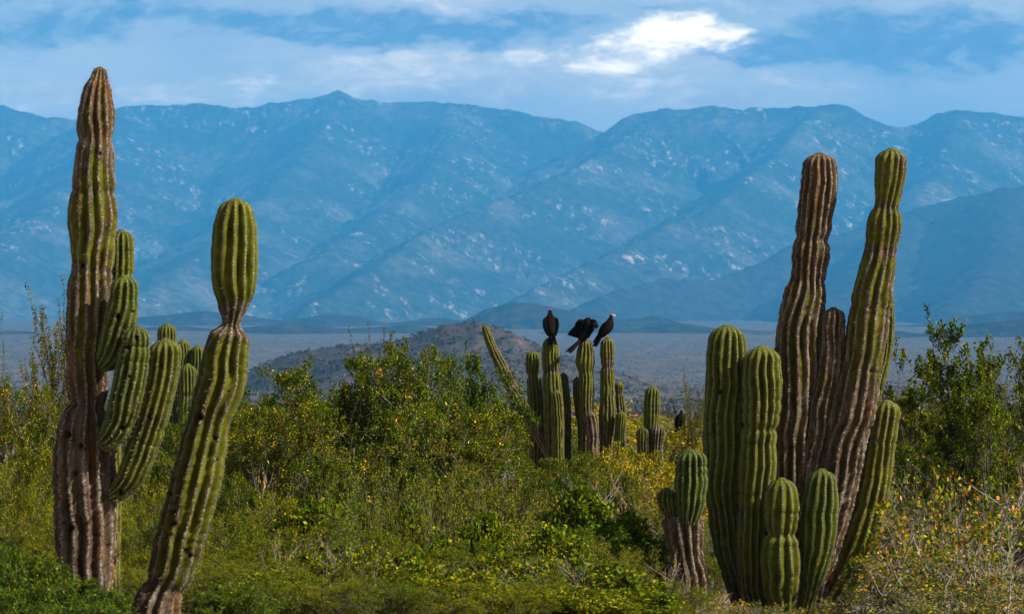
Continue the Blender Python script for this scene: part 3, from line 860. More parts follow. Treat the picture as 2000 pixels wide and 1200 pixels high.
        return mesh_np(name, V, Fq, LEAF, False, {'leafcol': np.repeat(cc_, 4, 0)})


G_DARK = (0.030, 0.062, 0.003); G_MID = (0.074, 0.104, 0.003); G_LIME = (0.165, 0.185, 0.004); G_OLIVE = (0.115, 0.102, 0.004)
YEL = (0.55, 0.34, 0.012); ORA = (0.55, 0.23, 0.035); BRN = (0.16, 0.085, 0.03); G_BLUE = (0.05, 0.10, 0.045); GOLD = (0.32, 0.25, 0.008)

THORN = [dict(seg=7, crook=0.22, up=0.10, bare=0.22, kids=1.5, angle=48, ratio=0.62, rratio=0.62, taper=0.4),
         dict(seg=6, crook=0.26, up=0.10, bare=0.2, kids=1.3, angle=50, ratio=0.55, rratio=0.55, leaf=0.12, taper=0.4),
         dict(seg=4, crook=0.28, up=0.08, bare=0.2, kids=0.8, angle=48, ratio=0.5, rratio=0.55, leaf=0.35),
         dict(seg=2, crook=0.25, up=0.12, bare=0.6, leaf=1.0)]
FEATHER = [dict(seg=5, crook=0.12, up=0.05, bare=0.1, kids=1.8, angle=42, ratio=0.62, rratio=0.6, taper=0.5),
           dict(seg=5, crook=0.14, up=0.02, bare=0.1, kids=2.0, angle=42, ratio=0.55, rratio=0.5, leaf=0.5),
           dict(seg=5, crook=0.14, up=-0.02, bare=0.0, leaf=1.0)]
DRY = [dict(seg=6, crook=0.10, up=0.10, bare=0.1, kids=1.1, angle=26, ratio=0.62, rratio=0.6, taper=0.3),
       dict(seg=5, crook=0.13, up=0.10, bare=0.1, kids=0.9, angle=28, ratio=0.6, rratio=0.6, leaf=0.3, taper=0.3),
       dict(seg=4, crook=0.16, up=0.06, bare=0.2, leaf=0.5, taper=0.3)]
SPARSE = [dict(seg=7, crook=0.16, up=0.14, bare=0.3, kids=1.1, angle=38, ratio=0.62, rratio=0.6, taper=0.45),
          dict(seg=6, crook=0.18, up=0.16, bare=0.2, kids=1.2, angle=42, ratio=0.5, rratio=0.6, leaf=0.2, taper=0.5),
          dict(seg=5, crook=0.18, up=0.20, bare=0.25, kids=0.5, angle=40, ratio=0.5, rratio=0.6, leaf=0.9, taper=0.6),
          dict(seg=3, crook=0.18, up=0.2, bare=0.2, leaf=1.0, taper=0.6)]
WAND = [dict(seg=9, crook=0.10, up=0.16, bare=0.35, kids=1.5, angle=62, ratio=0.52, rratio=0.6, leaf=0.6, taper=0.4),
        dict(seg=8, crook=0.12, up=0.20, bare=0.2, kids=0.8, angle=42, ratio=0.6, rratio=0.65, leaf=1.0, taper=0.35),
        dict(seg=7, crook=0.10, up=0.22, bare=0.0, leaf=1.0, taper=0.35)]


def grow(seed, spec, nstem, h, w, d, rad, tilt=(15, 55), stemlen=1.0, dome=0.0):
    p = Plant(seed)
    for i in range(nstem):
        az = 6.2832 * (i + p.rng.uniform(-0.3, 0.3)) / nstem
        ti = math.radians(p.rng.uniform(*tilt))
        dirv = np.array([math.sin(ti) * math.cos(az), math.sin(ti) * math.sin(az), math.cos(ti)])
        p.branch(np.array([0.05 * math.cos(az), 0.05 * math.sin(az), -0.05]), dirv, stemlen * p.rng.uniform(0.8, 1.15), rad * p.rng.uniform(0.7, 1.1), 0, spec)
    p.fit(w, d, h, dome=dome)
    return p


PROTO = {}


def proto(key, seed, spec, nstem, h, w, d, rad, wood, per, size, spread, palette, tilt=(15, 55), aspect=0.5, along=0.0, clump=0.25, maxn=30000):
    p = grow(seed, spec, nstem, h, w, d, rad, tilt, dome={'thorn': 0.6, 'leafy': 0.7, 'feather': 0.6, 'gold': 0.5}.get(key, 0.0))
    PROTO.setdefault(key, []).append((p.wood_mesh(wood), p.leaf_mesh(per, size, spread, palette, aspect, along=along, clump=clump, maxn=maxn), h, w))


thorn_pal = [(G_DARK, 3.6), (G_MID, 4.2), (G_LIME, 1.2), (G_OLIVE, 1.5), (YEL, 0.16), (ORA, 0.06), (BRN, 0.5), (GOLD, 0.45)]
for i in range(3):
    proto('thorn', 100 + i, THORN, 5 + i % 2, 3.4, 5.0, 4.4, 0.10, WOOD_MID, 34, 0.060, 0.050, thorn_pal, (18, 62), 0.42, 0.03, 0.55, 50000)
feather_pal = [(G_MID, 3.0), (G_LIME, 3.6), (G_OLIVE, 1.6), (G_DARK, 1.2), (GOLD, 0.7)]
for i in range(3):
    proto('feather', 120 + i, FEATHER, 8, 1.9, 3.0, 2.8, 0.03, WOOD_DARK, 9, 0.04, 0.025, feather_pal, (8, 72), 0.30, 0.03, 0.6, 36000)
for i in range(2):
    proto('dry', 140 + i, DRY, 11, 2.0, 2.6, 2.2, 0.012, WOOD_PALE, 9.0, 0.045, 0.03, [(G_OLIVE, 3), (G_LIME, 3), (G_MID, 3), (GOLD, 1)], (4, 46), 0.4, 0.02, 0.3, 15000)
for i in range(2):
    proto('yellow', 150 + i, THORN, 6, 1.9, 2.8, 2.4, 0.035, WOOD_GREY, 1.5, 0.078, 0.05, [(G_DARK, 2), (G_MID, 4), (G_LIME, 3), (GOLD, 1.0), (YEL, 1.0), (ORA, 1.3), (BRN, 0.7)], (15, 65), 0.75, 0.03, 0.7, 13000)
for i in range(2):
    proto('gold', 160 + i, FEATHER, 8, 2.2, 2.6, 2.4, 0.025, WOOD_GREY, 5, 0.07, 0.04, [(G_LIME, 3), (GOLD, 3), (YEL, 1.5), (G_MID, 1.6), (ORA, 0.3)], (8, 60), 0.5, 0.03, 0.5, 16000)
for i in range(2):
    proto('sparse', 170 + i, SPARSE, 4, 4.0, 4.2, 3.6, 0.06, WOOD_DARK, 14, 0.07, 0.035, [(G_DARK, 2), (G_MID, 3.5), (G_OLIVE, 3), (G_LIME, 1.5), (GOLD, 0.5)], (16, 55), 0.5, 0.015, 0.5, 13000)
proto('wand', 180, WAND, 2, 4.2, 1.9, 1.6, 0.05, WOOD_DARK, 16, 0.042, 0.020, [(G_MID, 3), (G_OLIVE, 3), (BRN, 2.2), (G_DARK, 2), (ORA, 0.3)], (3, 12), 0.45, 0.05, 0.3, 14000)
proto('bare', 190, SPARSE[:3], 5, 1.5, 3.2, 2.2, 0.03, WOOD_GREY, 0.25, 0.05, 0.03, [(GOLD, 1), (ORA, 1)], (35, 85), 0.6, 0.02, 0.5, 400)
for i in range(2):
    proto('leafy', 210 + i, THORN, 7, 1.5, 2.2, 2.0, 0.03, WOOD_MID, 16, 0.085, 0.05, [(G_LIME, 4), (G_MID, 3), (G_DARK, 1.2), (GOLD, 0.6), (YEL, 0.08)], (15, 68), 0.55, 0.03, 0.6, 14000)
for i in range(2):
    proto('low', 195 + i, FEATHER, 9, 0.8, 2.0, 1.8, 0.014, WOOD_DARK, 7, 0.05, 0.03, [(G_DARK, 3), (G_MID, 4), (G_BLUE, 1.5), (G_LIME, 1.5), (GOLD, 0.3)], (20, 80), 0.4, 0.03, 0.6, 16000)

KIND = {'leafy': ('leafy_shrub', 'shrub'), 'thorn': ('thorn_bush', 'shrub'), 'feather': ('feathery_shrub', 'shrub'), 'dry': ('dry_twig_shrub', 'shrub'), 'yellow': ('yellowing_shrub', 'shrub'),
        'gold': ('golden_shrub', 'shrub'), 'sparse': ('desert_tree', 'tree'), 'wand': ('wand_shrub', 'shrub'), 'bare': ('bare_shrub', 'shrub'), 'low': ('low_shrub', 'shrub')}
prng = np.random.default_rng(77)
MARKS = [(168, 27, 'the tallest cactus'), (350, 27.6, 'the leaning club-topped cactus'), (715, 48.5, 'the tall leafy sprig'), (890, 50.5, 'the dark airy treetops'),
         (1020, 62, 'the thin leaning cactus'), (1150, 62, 'the vulture cacti'), (1270, 62, 'the clean single cactus'), (1345, 36.4, 'the barked stump'),
         (1450, 37, 'the green stems of the clump'), (1700, 37, 'the tall scarred stems'), (1880, 45, 'the airy trees'), (550, 300, 'the foot of the far hill'), (40, 46, 'the slim wand shrub')]


def where(px, Y):
    m = min(MARKS, key=lambda q: abs(q[0] - px) + 6.0 * min(abs(q[1] - Y), 20))
    return ('in front of ' if Y < m[1] - 3 else 'behind ' if Y > m[1] + 3 else 'close beside ') + m[2]


def plant(key, px, top, Y, wpx, label, group=None, var=None, rot=None):
    """a plant of this kind standing on the ground at distance Y, its crown reaching row top and wpx wide"""
    v = PROTO[key][(var if var is not None else prng.integers(len(PROTO[key]))) % len(PROTO[key])]
    x = (px - 1000) / F * Y
    zg = float(ground_z(x, Y))
    h = CAMZ - (top - HOR) / F * Y - zg
    w = wpx / F * Y
    nm, cat = KIND[key]
    if label.endswith('@'):
        label = label[:-1] + where(px, Y)
    e = obj(nm, None, label=label, category=cat, group=group, loc=(x, Y, zg - 0.03))
    e.empty_display_size = 0.2
    e.scale = (w / v[3], w / v[3], h / v[2])
    e.rotation_euler = (0, 0, prng.uniform(0, 6.28) if rot is None else rot)
    obj('trunk' if key == 'sparse' else 'branches', v[0], e)
    obj('crown' if key == 'sparse' else 'foliage', v[1], e)
    return e


L_TH = 'dark thorn shrub flecked with yellow @'
G_TH = 'thorn shrubs massed between the big cacti'
for px, top, Y, w in ((510, 722, 47, 430), (650, 700, 45, 420), (800, 668, 46, 470), (880, 680, 48, 360), (960, 860, 47, 280), (590, 770, 42, 430), (740, 765, 42, 440),
                      (880, 785, 42, 430), (470, 785, 43, 340), (1080, 905, 44, 310), (1180, 905, 45, 300), (980, 900, 40, 340), (680, 880, 40, 380),
                      (1130, 880, 52, 300), (1240, 920, 47, 300), (900, 800, 44, 280)):
    plant('thorn', px, top, Y, w, L_TH, G_TH)
plant('wand', 715, 662, 48.5, 110, 'tall leafy sprig standing out of the thorn thicket, tipped green', None, 0, 0.6)
for px, top, Y, w in ((860, 690, 50.5, 300), (930, 700, 50.5, 260)):
    plant('sparse', px, top, Y, w, 'dark airy treetop showing above the thorn thicket before the far hill', 'airy treetops above the thicket')
L_FE = 'feathery yellow-green shrub with fine leaves @'
G_FE = 'feathery shrubs in the foreground'
for px, top, Y, w in ((470, 1010, 33, 330), (600, 1030, 32, 330), (720, 1010, 34, 330), (830, 1060, 32, 320), (950, 1050, 33, 320), (560, 1090, 29.5, 330), (700, 1100, 29.5, 340),
                      (430, 1090, 30, 280), (1160, 1020, 36, 300), (1020, 1120, 30, 300),
                      (1290, 1130, 33, 220), (520, 960, 37, 300)):
    plant('feather', px, top, Y, w, L_FE, G_FE)
for px, top, Y, w in ((880, 1110, 29.5, 260), (780, 1080, 30.5, 240), (1060, 1040, 34, 280), (1250, 1010, 38, 260), (1180, 1100, 31, 250), (640, 975, 37, 280), (1110, 960, 40, 280), (940, 1010, 35, 250),
                      (660, 1060, 31, 230), (1000, 1080, 31.5, 230), (760, 985, 36, 240), (560, 1110, 29, 220), (1120, 1140, 29.6, 220), (1230, 1150, 30.5, 200)):
    plant('leafy', px, top, Y, w, 'leafy lime-green shrub with broader leaves @', 'leafy shrubs in the foreground')
for px, top, Y, w in ((690, 1040, 30.2, 210), (930, 1090, 30, 200), (1090, 1075, 31, 200), (560, 1030, 31, 180)):
    plant('bare', px, top, Y, w, 'bare grey twigs poking through leaves @', 'bare twigs in the foreground')
L_DR = 'spray of pale dry upright twigs @'
for px, top, Y, w in ((780, 890, 35.5, 250), (900, 915, 36, 250), (690, 950, 35, 220), (1040, 1000, 34.5, 200)):
    plant('dry', px, top, Y, w, L_DR, 'dry twig sprays before the thicket')
plant('dry', 1215, 1060, 32, 190, 'pale dry twig spray close to the barked cactus stump', None)
L_GO = 'shrub glowing with golden yellow-green leaves @'
for px, top, Y, w in ((1325, 852, 66.3, 90), (1185, 870, 59, 130), (1225, 880, 58.5, 120), (1285, 885, 58, 120), (1378, 865, 60, 100), (1260, 890, 56, 150), (1350, 895, 54, 160), (1310, 930, 50, 200), (1410, 865, 58, 120), (1210, 880, 57, 140)):
    plant('gold', px, top, Y, w, L_GO, 'golden shrubs near the perched vulture')
plant('wand', 1360, 742, 61, 55, 'single leafy shoot with a rounded top rising beside the perched vulture', None, 0, 2.0)
for px, top, Y, w in ((1390, 1010, 42, 200), (1385, 1080, 39, 170), (1300, 1040, 39, 220), (1650, 1010, 43, 260)):
    plant('feather', px, top, Y, w, 'soft green shrub squeezed in behind the stump and the big clump', 'shrubs behind the stump and clump')
plant('bare', 1265, 930, 40.5, 250, 'grey leafless shrub with tangled twigs left of the barked stump')
plant('bare', 1290, 1080, 35.2, 200, 'grey leafless tangle of twigs at the foot of the barked stump')
L_YE = 'shrub with mixed green, orange and yellow leaves @'
for px, top, Y, w in ((1800, 980, 36, 280), (1900, 960, 37, 300), (1980, 1000, 36, 280), (1760, 1080, 34.5, 250), (1860, 1070, 34.5, 260), (1950, 1090, 34.5, 260), (1720, 930, 41, 240),
                      (1830, 930, 41, 250), (1690, 1130, 38.5, 200)):
    plant('yellow', px, top, Y, w, L_YE, 'yellowing shrubs right of the clump')
plant('bare', 1870, 1040, 35.2, 330, 'bleached bare branch tangle showing through the yellowing shrubs', None)
for px, top, Y, w in ((560, 900, 40.8, 260), (640, 850, 42.5, 280), (850, 880, 41.2, 280), (1120, 905, 42, 260)):
    plant('bare', px, top, Y, w, 'crooked bare grey limbs @', 'bare limbs in the thicket')
plant('bare', 1960, 1060, 35, 300, 'pale crooked dead branches among the orange leaves', None)
plant('bare', 1930, 900, 41.5, 380, 'thick grey bare limbs under the airy trees on the right', None)
L_SP = 'airy tree with leaves clustered at branch tips beyond the yellowing shrubs'
for px, top, Y, w, vv in ((1860, 640, 45, 420, 0), (1975, 665, 44, 330, 1), (1790, 700, 48, 260, 1), (1920, 720, 42.5, 340, 0), (2060, 640, 46, 330, 0)):
    plant('sparse', px, top, Y, w, 'broad airy tree whose top sprig stands tallest beside the scarred stems' if px == 1860 else L_SP, 'airy trees on the right', vv)
for px, top, Y, w in ((1780, 760, 50, 330), (1900, 780, 49, 380), (2020, 770, 49, 380), (1960, 830, 46, 340), (1830, 850, 44.5, 300), (1700, 830, 52, 260)):
    plant('thorn', px, top, Y, w, 'dense dark green shrub @', 'dark shrubs under the airy trees')
plant('wand', 85, 580, 46, 210, 'slim dark shrub with upright wand-like branches behind the tallest cactus', None, 0, 0.4)
plant('wand', -5, 640, 44, 110, 'wand-like shrub cut by the picture edge beside the slim dark shrub', None, 0, 3.4)
plant('wand', 262, 655, 52, 90, 'thin red-tipped twigs rising between the tallest cactus and its arms', None, 0, 1.9)
L_LE = 'tall olive green thorn shrub @'
for px, top, Y, w in ((60, 735, 44, 330), (-40, 750, 43, 300), (190, 760, 45, 300), (100, 830, 39, 300), (20, 850, 37, 280), (260, 790, 48, 280), (330, 800, 47, 260), (400, 790, 48, 260),
                      (180, 880, 38, 280), (300, 880, 38, 260), (400, 900, 38, 260)):
    plant('thorn', px, top, Y, w, L_LE, 'olive shrubs behind the tallest cactus')
L_FL = 'soft fine-leaved green shrub @'
for px, top, Y, w in ((40, 980, 30, 280), (-20, 1040, 28, 240), (110, 1040, 29.5, 240), (260, 1010, 30.5, 240), (370, 1040, 30, 240), (230, 1090, 29, 220), (390, 1110, 29.5, 200), (30, 900, 34, 260), (150, 950, 33, 260), (290, 950, 33, 240)):
    plant('feather', px, top, Y, w, L_FL, 'shrubs at the foot of the tallest cactus')
L_LO = 'low leafy dark green ground shrub @'
for px, top, Y, w in ((60, 1090, 25.3, 260), (150, 1130, 25.2, 220), (205, 1150, 25.6, 180), (-10, 1080, 25, 220), (450, 1140, 26.5, 200), (100, 1150, 24.5, 240), (190, 1178, 24.8, 180), (470, 1150, 27, 200), (10, 1150, 24.4, 220), (400, 1185, 25.6, 130)):
    plant('low', px, top, Y, w, L_LO, 'low shrubs before the left cacti')
L_LC = 'low leafy shrub filling the bare foreground @'
for px, top, Y, w in ((520, 1140, 28, 260), (640, 1150, 28, 260), (760, 1150, 28, 260), (880, 1160, 28.3, 260), (1000, 1160, 29, 260), (1120, 1160, 30, 260), (1230, 1170, 31, 240), (1390, 1165, 34, 160), (1500, 1185, 34, 170), (1660, 1170, 35, 180), (1780, 1160, 33.5, 220), (1900, 1160, 33.5, 240), (2000, 1160, 33.5, 220)):
    plant('feather' if px < 1300 else 'yellow', px, top - (25 if px < 1300 else 10), Y, w, L_LC, 'low shrubs along the foreground')
# rows of scrub receding to the plain
for i in range(46):
    Y = 64 + 130 * (i / 46.0) ** 1.5
    px = prng.uniform(-60, 2060)
    top = CAMZ - float(ground_z(0, Y)) - prng.uniform(1.9, 3.0)
    tp = HOR + top * F / Y
    if 1230 < px < 1420 and Y < 100:
        tp = max(tp, 880)
    elif 1120 < px < 1230 and Y < 75:
        tp = max(tp, 830)
    if 760 > tp and 480 < px < 1700:
        tp = 765
    plant('thorn' if i % 3 else 'gold', px, tp, Y, prng.uniform(3.2, 5.0) * F / Y, 'distant scrub bush out on the flat beyond the vulture cacti', 'distant scrub bushes on the flat')

# --- scrub too far away to tell apart: clumps scattered over hill and plain
def scatter_scrub(name, label, pts, size, palette, seed, leaves=5):
    rng = np.random.default_rng(seed)
    n = len(pts)
    c = np.repeat(pts, leaves, 0)
    s = np.repeat(size, leaves)[:, None]
    k = len(c)
    c = c + rng.normal(0, 0.42, (k, 3)) * s * np.array([1, 1, 0.5]) + np.array([0, 0, 0.4]) * s
    a = rng.normal(0, 1, (k, 3)); a /= np.linalg.norm(a, axis=1)[:, None]
    b = np.cross(a, rng.normal(0, 1, (k, 3))); b /= np.linalg.norm(b, axis=1)[:, None] + 1e-9
    V = np.stack([c + a * s * 0.5, c - a * s * 0.25 + b * s * 0.45, c - a * s * 0.25 - b * s * 0.45], 1).reshape(-1, 3)
    cols = np.array([q[0] for q in palette]); w = np.array([q[1] for q in palette]); w = w / w.sum()
    cc_ = np.repeat(cols[rng.choice(len(cols), n, p=w)], leaves * 3, 0) * np.repeat(rng.uniform(0.7, 1.3, (k, 1)), 3, 0)
    obj(name, mesh_np(name, V, np.arange(k * 3).reshape(-1, 3), LEAF, False, {'leafcol': cc_}), kind='stuff', label=label, category='scrub')


rng = np.random.default_rng(5)
n = 22000
fi = rng.uniform(0, len(hys) - 1.01, n); fj = rng.uniform(0, len(hus) - 1.01, n)
i0 = fi.astype(int); j0 = fj.astype(int)
ty = fi - i0; tx = fj - j0
hz = (hh[i0, j0] * (1 - ty) * (1 - tx) + hh[i0 + 1, j0] * ty * (1 - tx) + hh[i0, j0 + 1] * (1 - ty) * tx + hh[i0 + 1, j0 + 1] * ty * tx)
yv = hys[i0] + ty * (hys[1] - hys[0]); uv = hus[i0 * 0 + j0] + tx * (hus[1] - hus[0])
keep = (hz > ground_z(uv * yv, yv) - 1.0) & (rng.uniform(-0.55, 0.35, n) < fbm(uv * yv / 26.0, yv / 60.0, 3, 44))
hp = np.stack([uv * yv, yv, hz], -1)[keep]
far_pal = [((0.055, 0.052, 0.035), 3), ((0.075, 0.065, 0.045), 3), ((0.10, 0.082, 0.06), 3), ((0.13, 0.105, 0.08), 2)]
hill_pal = [((0.028, 0.027, 0.018), 3), ((0.04, 0.036, 0.026), 3), ((0.055, 0.046, 0.036), 3), ((0.075, 0.06, 0.048), 2)]
scatter_scrub('hill_scrub', 'grey-brown scrub covering the small hill', hp, 0.5 + 2.0 * rng.uniform(0, 1, len(hp)) ** 2.5, hill_pal, 8)
n = 30000
yv = 190 * (5200 / 190.0) ** rng.uniform(0, 1, n)
xv = rng.uniform(-0.24, 0.24, n) * yv
pp = np.stack([xv, yv, ground_z(xv, yv)], -1)
scatter_scrub('plain_scrub', 'low grey-green scrub dotting the far plain', pp, rng.uniform(0.7, 1.7, n), far_pal, 9)

# lone tree on the hill crest
tx_, ty_ = (934 - 1000) / F * 2000.0, 1998.0
jj = int(np.argmin(np.abs(hus - tx_ / ty_))); ii = int(np.argmin(np.abs(hys - ty_)))
e = obj('lone_tree', None, label='tiny lone tree standing on the crest of the small hill', category='tree', loc=(tx_, ty_, float(hh[ii, jj]) - 0.3))
v = PROTO['sparse'][0]
e.scale = (0.9, 0.9, 1.15)
obj('trunk', v[0], e); obj('crown', v[1], e)

# ---------------------------------------------------------------- vultures
def bird_material():
    m, nt, out = new_mat('black_plumage')
    tcn = N(nt, 'ShaderNodeTexCoord')
    n1 = noise(nt, mapping(nt, tcn.outputs['Object'], (1, 1, 0.4)), 45, 4, 0.6)
    c = ramp(nt, n1, [(0.35, (0.003, 0.0025, 0.0025)), (0.6, (0.007, 0.005, 0.004)), (0.75, (0.018, 0.010, 0.007))])
    principled(nt, out, c, 0.8, 0.04, n1, 0.5, 0.01)
    m2, nt2, out2 = new_mat('red_head_skin')
    g = N(nt2, 'ShaderNodeTexCoord')
    c2 = ramp(nt2, noise(nt2, g.outputs['Object'], 60, 3), [(0.35, (0.28, 0.02, 0.03)), (0.65, (0.46, 0.06, 0.07))])
    principled(nt2, out2, c2, 0.5, 0.3)
    m3, nt3, out3 = new_mat('ivory_beak')
    g3 = N(nt3, 'ShaderNodeTexCoord')
    principled(nt3, out3, ramp(nt3, noise(nt3, g3.outputs['Object'], 80, 2), [(0.4, (0.55, 0.48, 0.38)), (0.6, (0.72, 0.66, 0.56))]), 0.4, 0.4)
    m4, nt4, out4 = new_mat('pale_shank')
    g4 = N(nt4, 'ShaderNodeTexCoord')
    principled(nt4, out4, ramp(nt4, noise(nt4, g4.outputs['Object'], 90, 2), [(0.4, (0.30, 0.20, 0.16)), (0.6, (0.42, 0.32, 0.27))]), 0.7, 0.2)
    return m, m2, m3, m4


BLACK, RED, IVORY, SHANK = bird_material()


def loft(C, rh, rw, seg=14):
    """closed tube round a centre line in the x-z plane, with its own half height and half width at each station"""
    C = np.array(C, float); n = len(C)
    t = np.linspace(0, n - 1, (n - 1) * 3 + 1)
    C2 = np.stack([smooth1(np.interp(t, np.arange(n), C[:, k]), 1) for k in range(3)], -1)
    rh = smooth1(np.interp(t, np.arange(n), rh), 1); rw = smooth1(np.interp(t, np.arange(n), rw), 1)
    rh[0] *= 0.25; rw[0] *= 0.25; rh[-1] *= 0.25; rw[-1] *= 0.25
    T = np.gradient(C2, axis=0); T /= np.linalg.norm(T, axis=1)[:, None]
    e2 = np.tile(np.array([0, 1.0, 0]), (len(t), 1)); e1 = np.cross(e2, T); e1 /= np.linalg.norm(e1, axis=1)[:, None]
    a = np.arange(seg) / seg * 6.28318
    V = C2[:, None, :] + rh[:, None, None] * np.cos(a)[None, :, None] * e1[:, None, :] + rw[:, None, None] * np.sin(a)[None, :, None] * e2[:, None, :]
    Fq = grid_faces(len(t), seg, True)
    V = V.reshape(-1, 3)
    F3 = np.vstack([Fq[:, [0, 1, 2]], Fq[:, [0, 2, 3]]])
    j = np.arange(seg); j2 = (j + 1) % seg; nb = len(V); b0 = (len(t) - 1) * seg
    V = np.vstack([V, C2[0], C2[-1]])
    F3 = np.vstack([F3, np.stack([np.full(seg, nb), j2, j], -1), np.stack([np.full(seg, nb + 1), b0 + j, b0 + j2], -1)])
    return V, F3, np.repeat(t / (n - 1), seg)


def feathers(list_):
    """flat tapering blades: (root, tip, width, normal)"""
    V, Fq = [], []
    k = 0
    for root, tip, w, nrm in list_:
        root = np.array(root, float); tip = np.array(tip, float); nrm = unit(np.array(nrm, float))
        d = tip - root; s = unit(np.cross(d, nrm)); th = nrm * 0.004
        pr = [(0.0, 0.35), (0.35, 0.95), (0.75, 1.0), (0.93, 0.7), (1.0, 0.15)]
        for f, ww in pr:
            p = root + d * f
            V += [p + s * w * ww * 0.5 + 0 * th, p + th, p - s * w * ww * 0.5, p - th]
        for i in range(len(pr) - 1):
            for q in range(4):
                Fq.append((k + i * 4 + q, k + i * 4 + (q + 1) % 4, k + (i + 1) * 4 + (q + 1) % 4, k + (i + 1) * 4 + q))
        Fq.append((k, k + 1, k + 2, k + 3))
        e0 = k + (len(pr) - 1) * 4
        Fq.append((e0 + 3, e0 + 2, e0 + 1, e0))
        k += len(pr) * 4
    return np.array(V), np.array(Fq)


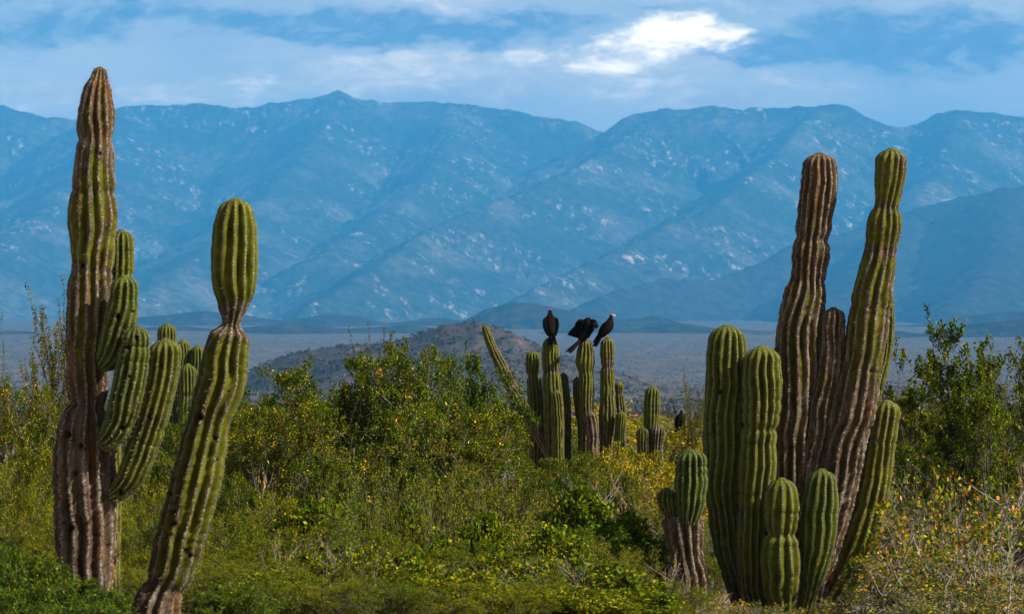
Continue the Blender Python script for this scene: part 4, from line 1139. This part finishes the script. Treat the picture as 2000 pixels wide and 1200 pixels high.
def vulture(px, py, Y, yaw, label, pose='rest', scale=1.0, red=True):
    """feet at pixel (px, py); yaw 0 looks along +x, 90 looks away from the camera"""
    e = obj('vulture', None, label=label, category='bird', group='vultures roosting on the cacti and shrubs', loc=W(px, py, Y))
    e.rotation_euler = (0, 0, math.radians(yaw)); e.scale = (scale,) * 3
    e.empty_display_size = 0.1
    if pose == 'rest':
        C = [(-0.17, 0, -0.01), (-0.12, 0, 0.05), (-0.03, 0, 0.13), (0.04, 0, 0.22), (0.08, 0, 0.31), (0.095, 0, 0.38), (0.105, 0, 0.435), (0.12, 0, 0.475), (0.145, 0, 0.487), (0.17, 0, 0.482)]
        rh = [0.03, 0.07, 0.105, 0.12, 0.10, 0.062, 0.040, 0.040, 0.034, 0.018]; rw = [0.04, 0.08, 0.12, 0.135, 0.115, 0.068, 0.040, 0.036, 0.030, 0.014]
    else:
        C = [(-0.16, 0, -0.03), (-0.10, 0, 0.03), (-0.02, 0, 0.10), (0.04, 0, 0.20), (0.05, 0, 0.31), (0.04, 0, 0.37), (0.08, 0, 0.40), (0.125, 0, 0.36), (0.15, 0, 0.31), (0.16, 0, 0.275)]
        rh = [0.03, 0.06, 0.10, 0.12, 0.115, 0.09, 0.06, 0.040, 0.034, 0.018]; rw = [0.04, 0.08, 0.12, 0.14, 0.13, 0.09, 0.05, 0.038, 0.030, 0.014]
    V, F3, t = loft(C, rh, rw)
    me = mesh_np('body', V, F3, BLACK, True)
    me.materials.append(RED)
    t = np.append(t, [0, 1])
    mi = (t[F3].min(1) > 0.76).astype(np.int32) if red else np.zeros(len(F3), np.int32)
    me.polygons.foreach_set('material_index', mi)
    obj('body', me, e)
    hx, hz = C[-1][0], C[-1][2]
    d = unit(np.array([C[-1][0] - C[-2][0], 0, C[-1][2] - C[-2][2]]) + np.array([0.02, 0, -0.012]))
    p = np.array([hx, 0, hz])
    V, F3, t = loft([p - d * 0.012, p + d * 0.012, p + d * 0.03 + np.array([0, 0, -0.006]), p + d * 0.036 + np.array([0, 0, -0.020])], [0.014, 0.013, 0.009, 0.004], [0.011, 0.010, 0.006, 0.003], 8)
    obj('beak', mesh_np('beak', V, F3, IVORY, True), e)
    for s in (-1, 1):
        if pose == 'rest':
            # folded wing: shoulder to crossed tips, coverts over long primaries
            C2 = [(0.10, s * 0.095, 0.33), (0.05, s * 0.125, 0.27), (-0.02, s * 0.13, 0.18), (-0.09, s * 0.105, 0.08), (-0.16, s * 0.07, -0.03)]
            V, F3, t = loft(C2, [0.05, 0.09, 0.10, 0.08, 0.03], [0.03, 0.035, 0.032, 0.025, 0.012], 12)
            w = obj('wing', mesh_np('wing', V, F3, BLACK, True), e)
            fl = [((-0.04 - 0.02 * i, s * (0.12 - 0.012 * i), 0.10 + 0.012 * i), (-0.22 - 0.022 * i, s * (0.045 - 0.006 * i), -0.06 - 0.022 * i), 0.045, (0.5, s * 0.9, 0.3)) for i in range(4)]
        else:
            # half open, drooping to dry: arm lifted, feathers hanging
            ox = -0.03 if s > 0 else 0.08
            C2 = [(0.05, s * 0.08, 0.33), (0.02 + ox, s * 0.15, 0.355), (0.0 + ox, s * 0.21, 0.31), (-0.01 + ox, s * 0.24, 0.22)]
            V, F3, t = loft(C2, [0.06, 0.08, 0.085, 0.05], [0.035, 0.035, 0.03, 0.02], 12)
            w = obj('wing', mesh_np('wing', V, F3, BLACK, True), e)
            fl = []
            for i in range(9):
                f = i / 8.0
                fl.append(((0.02 + ox, s * (0.10 + 0.17 * f), 0.36 - 0.06 * f), (-0.08 + ox - 0.12 * f, s * (0.10 + 0.19 * f), 0.02 + 0.07 * f), 0.062, (1.0, s * 0.35, 0.25)))
        V, Fq = feathers(fl)
        obj('flight_feathers', mesh_np('flight_feathers', V, Fq, BLACK), w)
        V, F3, t = loft([(-0.01, s * 0.045, 0.10), (0.0, s * 0.045, 0.05), (0.005, s * 0.045, 0.005)], [0.022, 0.012, 0.009], [0.022, 0.012, 0.009], 8)
        lg = obj('leg', mesh_np('leg', V, F3, SHANK, True), e)
        V, Fq = feathers([((0.0, s * 0.045, 0.006), (0.055, s * 0.045 + q, -0.006), 0.014, (0, 0, 1)) for q in (-0.025, 0, 0.025)] + [((0.0, s * 0.045, 0.006), (-0.03, s * 0.045, -0.006), 0.012, (0, 0, 1))])
        obj('toes', mesh_np('toes', V, Fq, SHANK), lg)
    tl = -0.30 if pose == 'rest' else -0.52
    tz = -0.17 if pose == 'rest' else -0.24
    V, Fq = feathers([((-0.11, 0.012 * i, 0.03), (tl + 0.012 * abs(i), 0.030 * i, tz - 0.012 * abs(i)), 0.075, (0.45, 0.0, 0.9)) for i in range(-3, 4)])
    obj('tail', mesh_np('tail', V, Fq, BLACK), e)
    return e


vulture(1076, 655, YD, 98, 'black vulture seen from behind, upright with head raised on a green cactus', scale=1.12)
vulture(1144, 664, YD, 38, 'black vulture hunched with half-open drooping wings on a thick-topped cactus', 'droop', 1.08, red=False)
vulture(1184, 659, YD, 12, 'black vulture with red head and pale beak in profile on a slender cactus', scale=1.0)
vulture(1328, 834, 66.0, 62, 'dark brown vulture with red head perched low in the golden shrubs', scale=0.80)
vulture(1391, 786, YD, 100, 'black vulture mostly hidden behind the big cactus clump', scale=0.8)

# ---------------------------------------------------------------- haze: the blue air between here and the mountains
def haze_box():
    x0, x1, y0, y1, z0, z1 = -14000, 14000, -420, 42000, -32, 2150
    v = [(x, y, z) for x in (x0, x1) for y in (y0, y1) for z in (z0, z1)]
    f = [(0, 1, 3, 2), (4, 6, 7, 5), (0, 4, 5, 1), (2, 3, 7, 6), (0, 2, 6, 4), (1, 5, 7, 3)]
    m, nt, out = new_mat('hazy_air')
    pv = N(nt, 'ShaderNodeVolumePrincipled')
    pv.inputs['Color'].default_value = HAZE_COLOR
    pv.inputs['Density'].default_value = HAZE_DENSITY
    pv.inputs['Anisotropy'].default_value = 0.0
    nt.links.new(pv.outputs[0], out.inputs['Volume'])
    obj('haze', mesh_np('haze', v, f, m), kind='stuff', label='thin blue haze filling the air towards the mountains', category='haze')


HAZE_COLOR = (0.07, 0.46, 1.0, 1)
HAZE_DENSITY = 7.8e-5
haze_box()
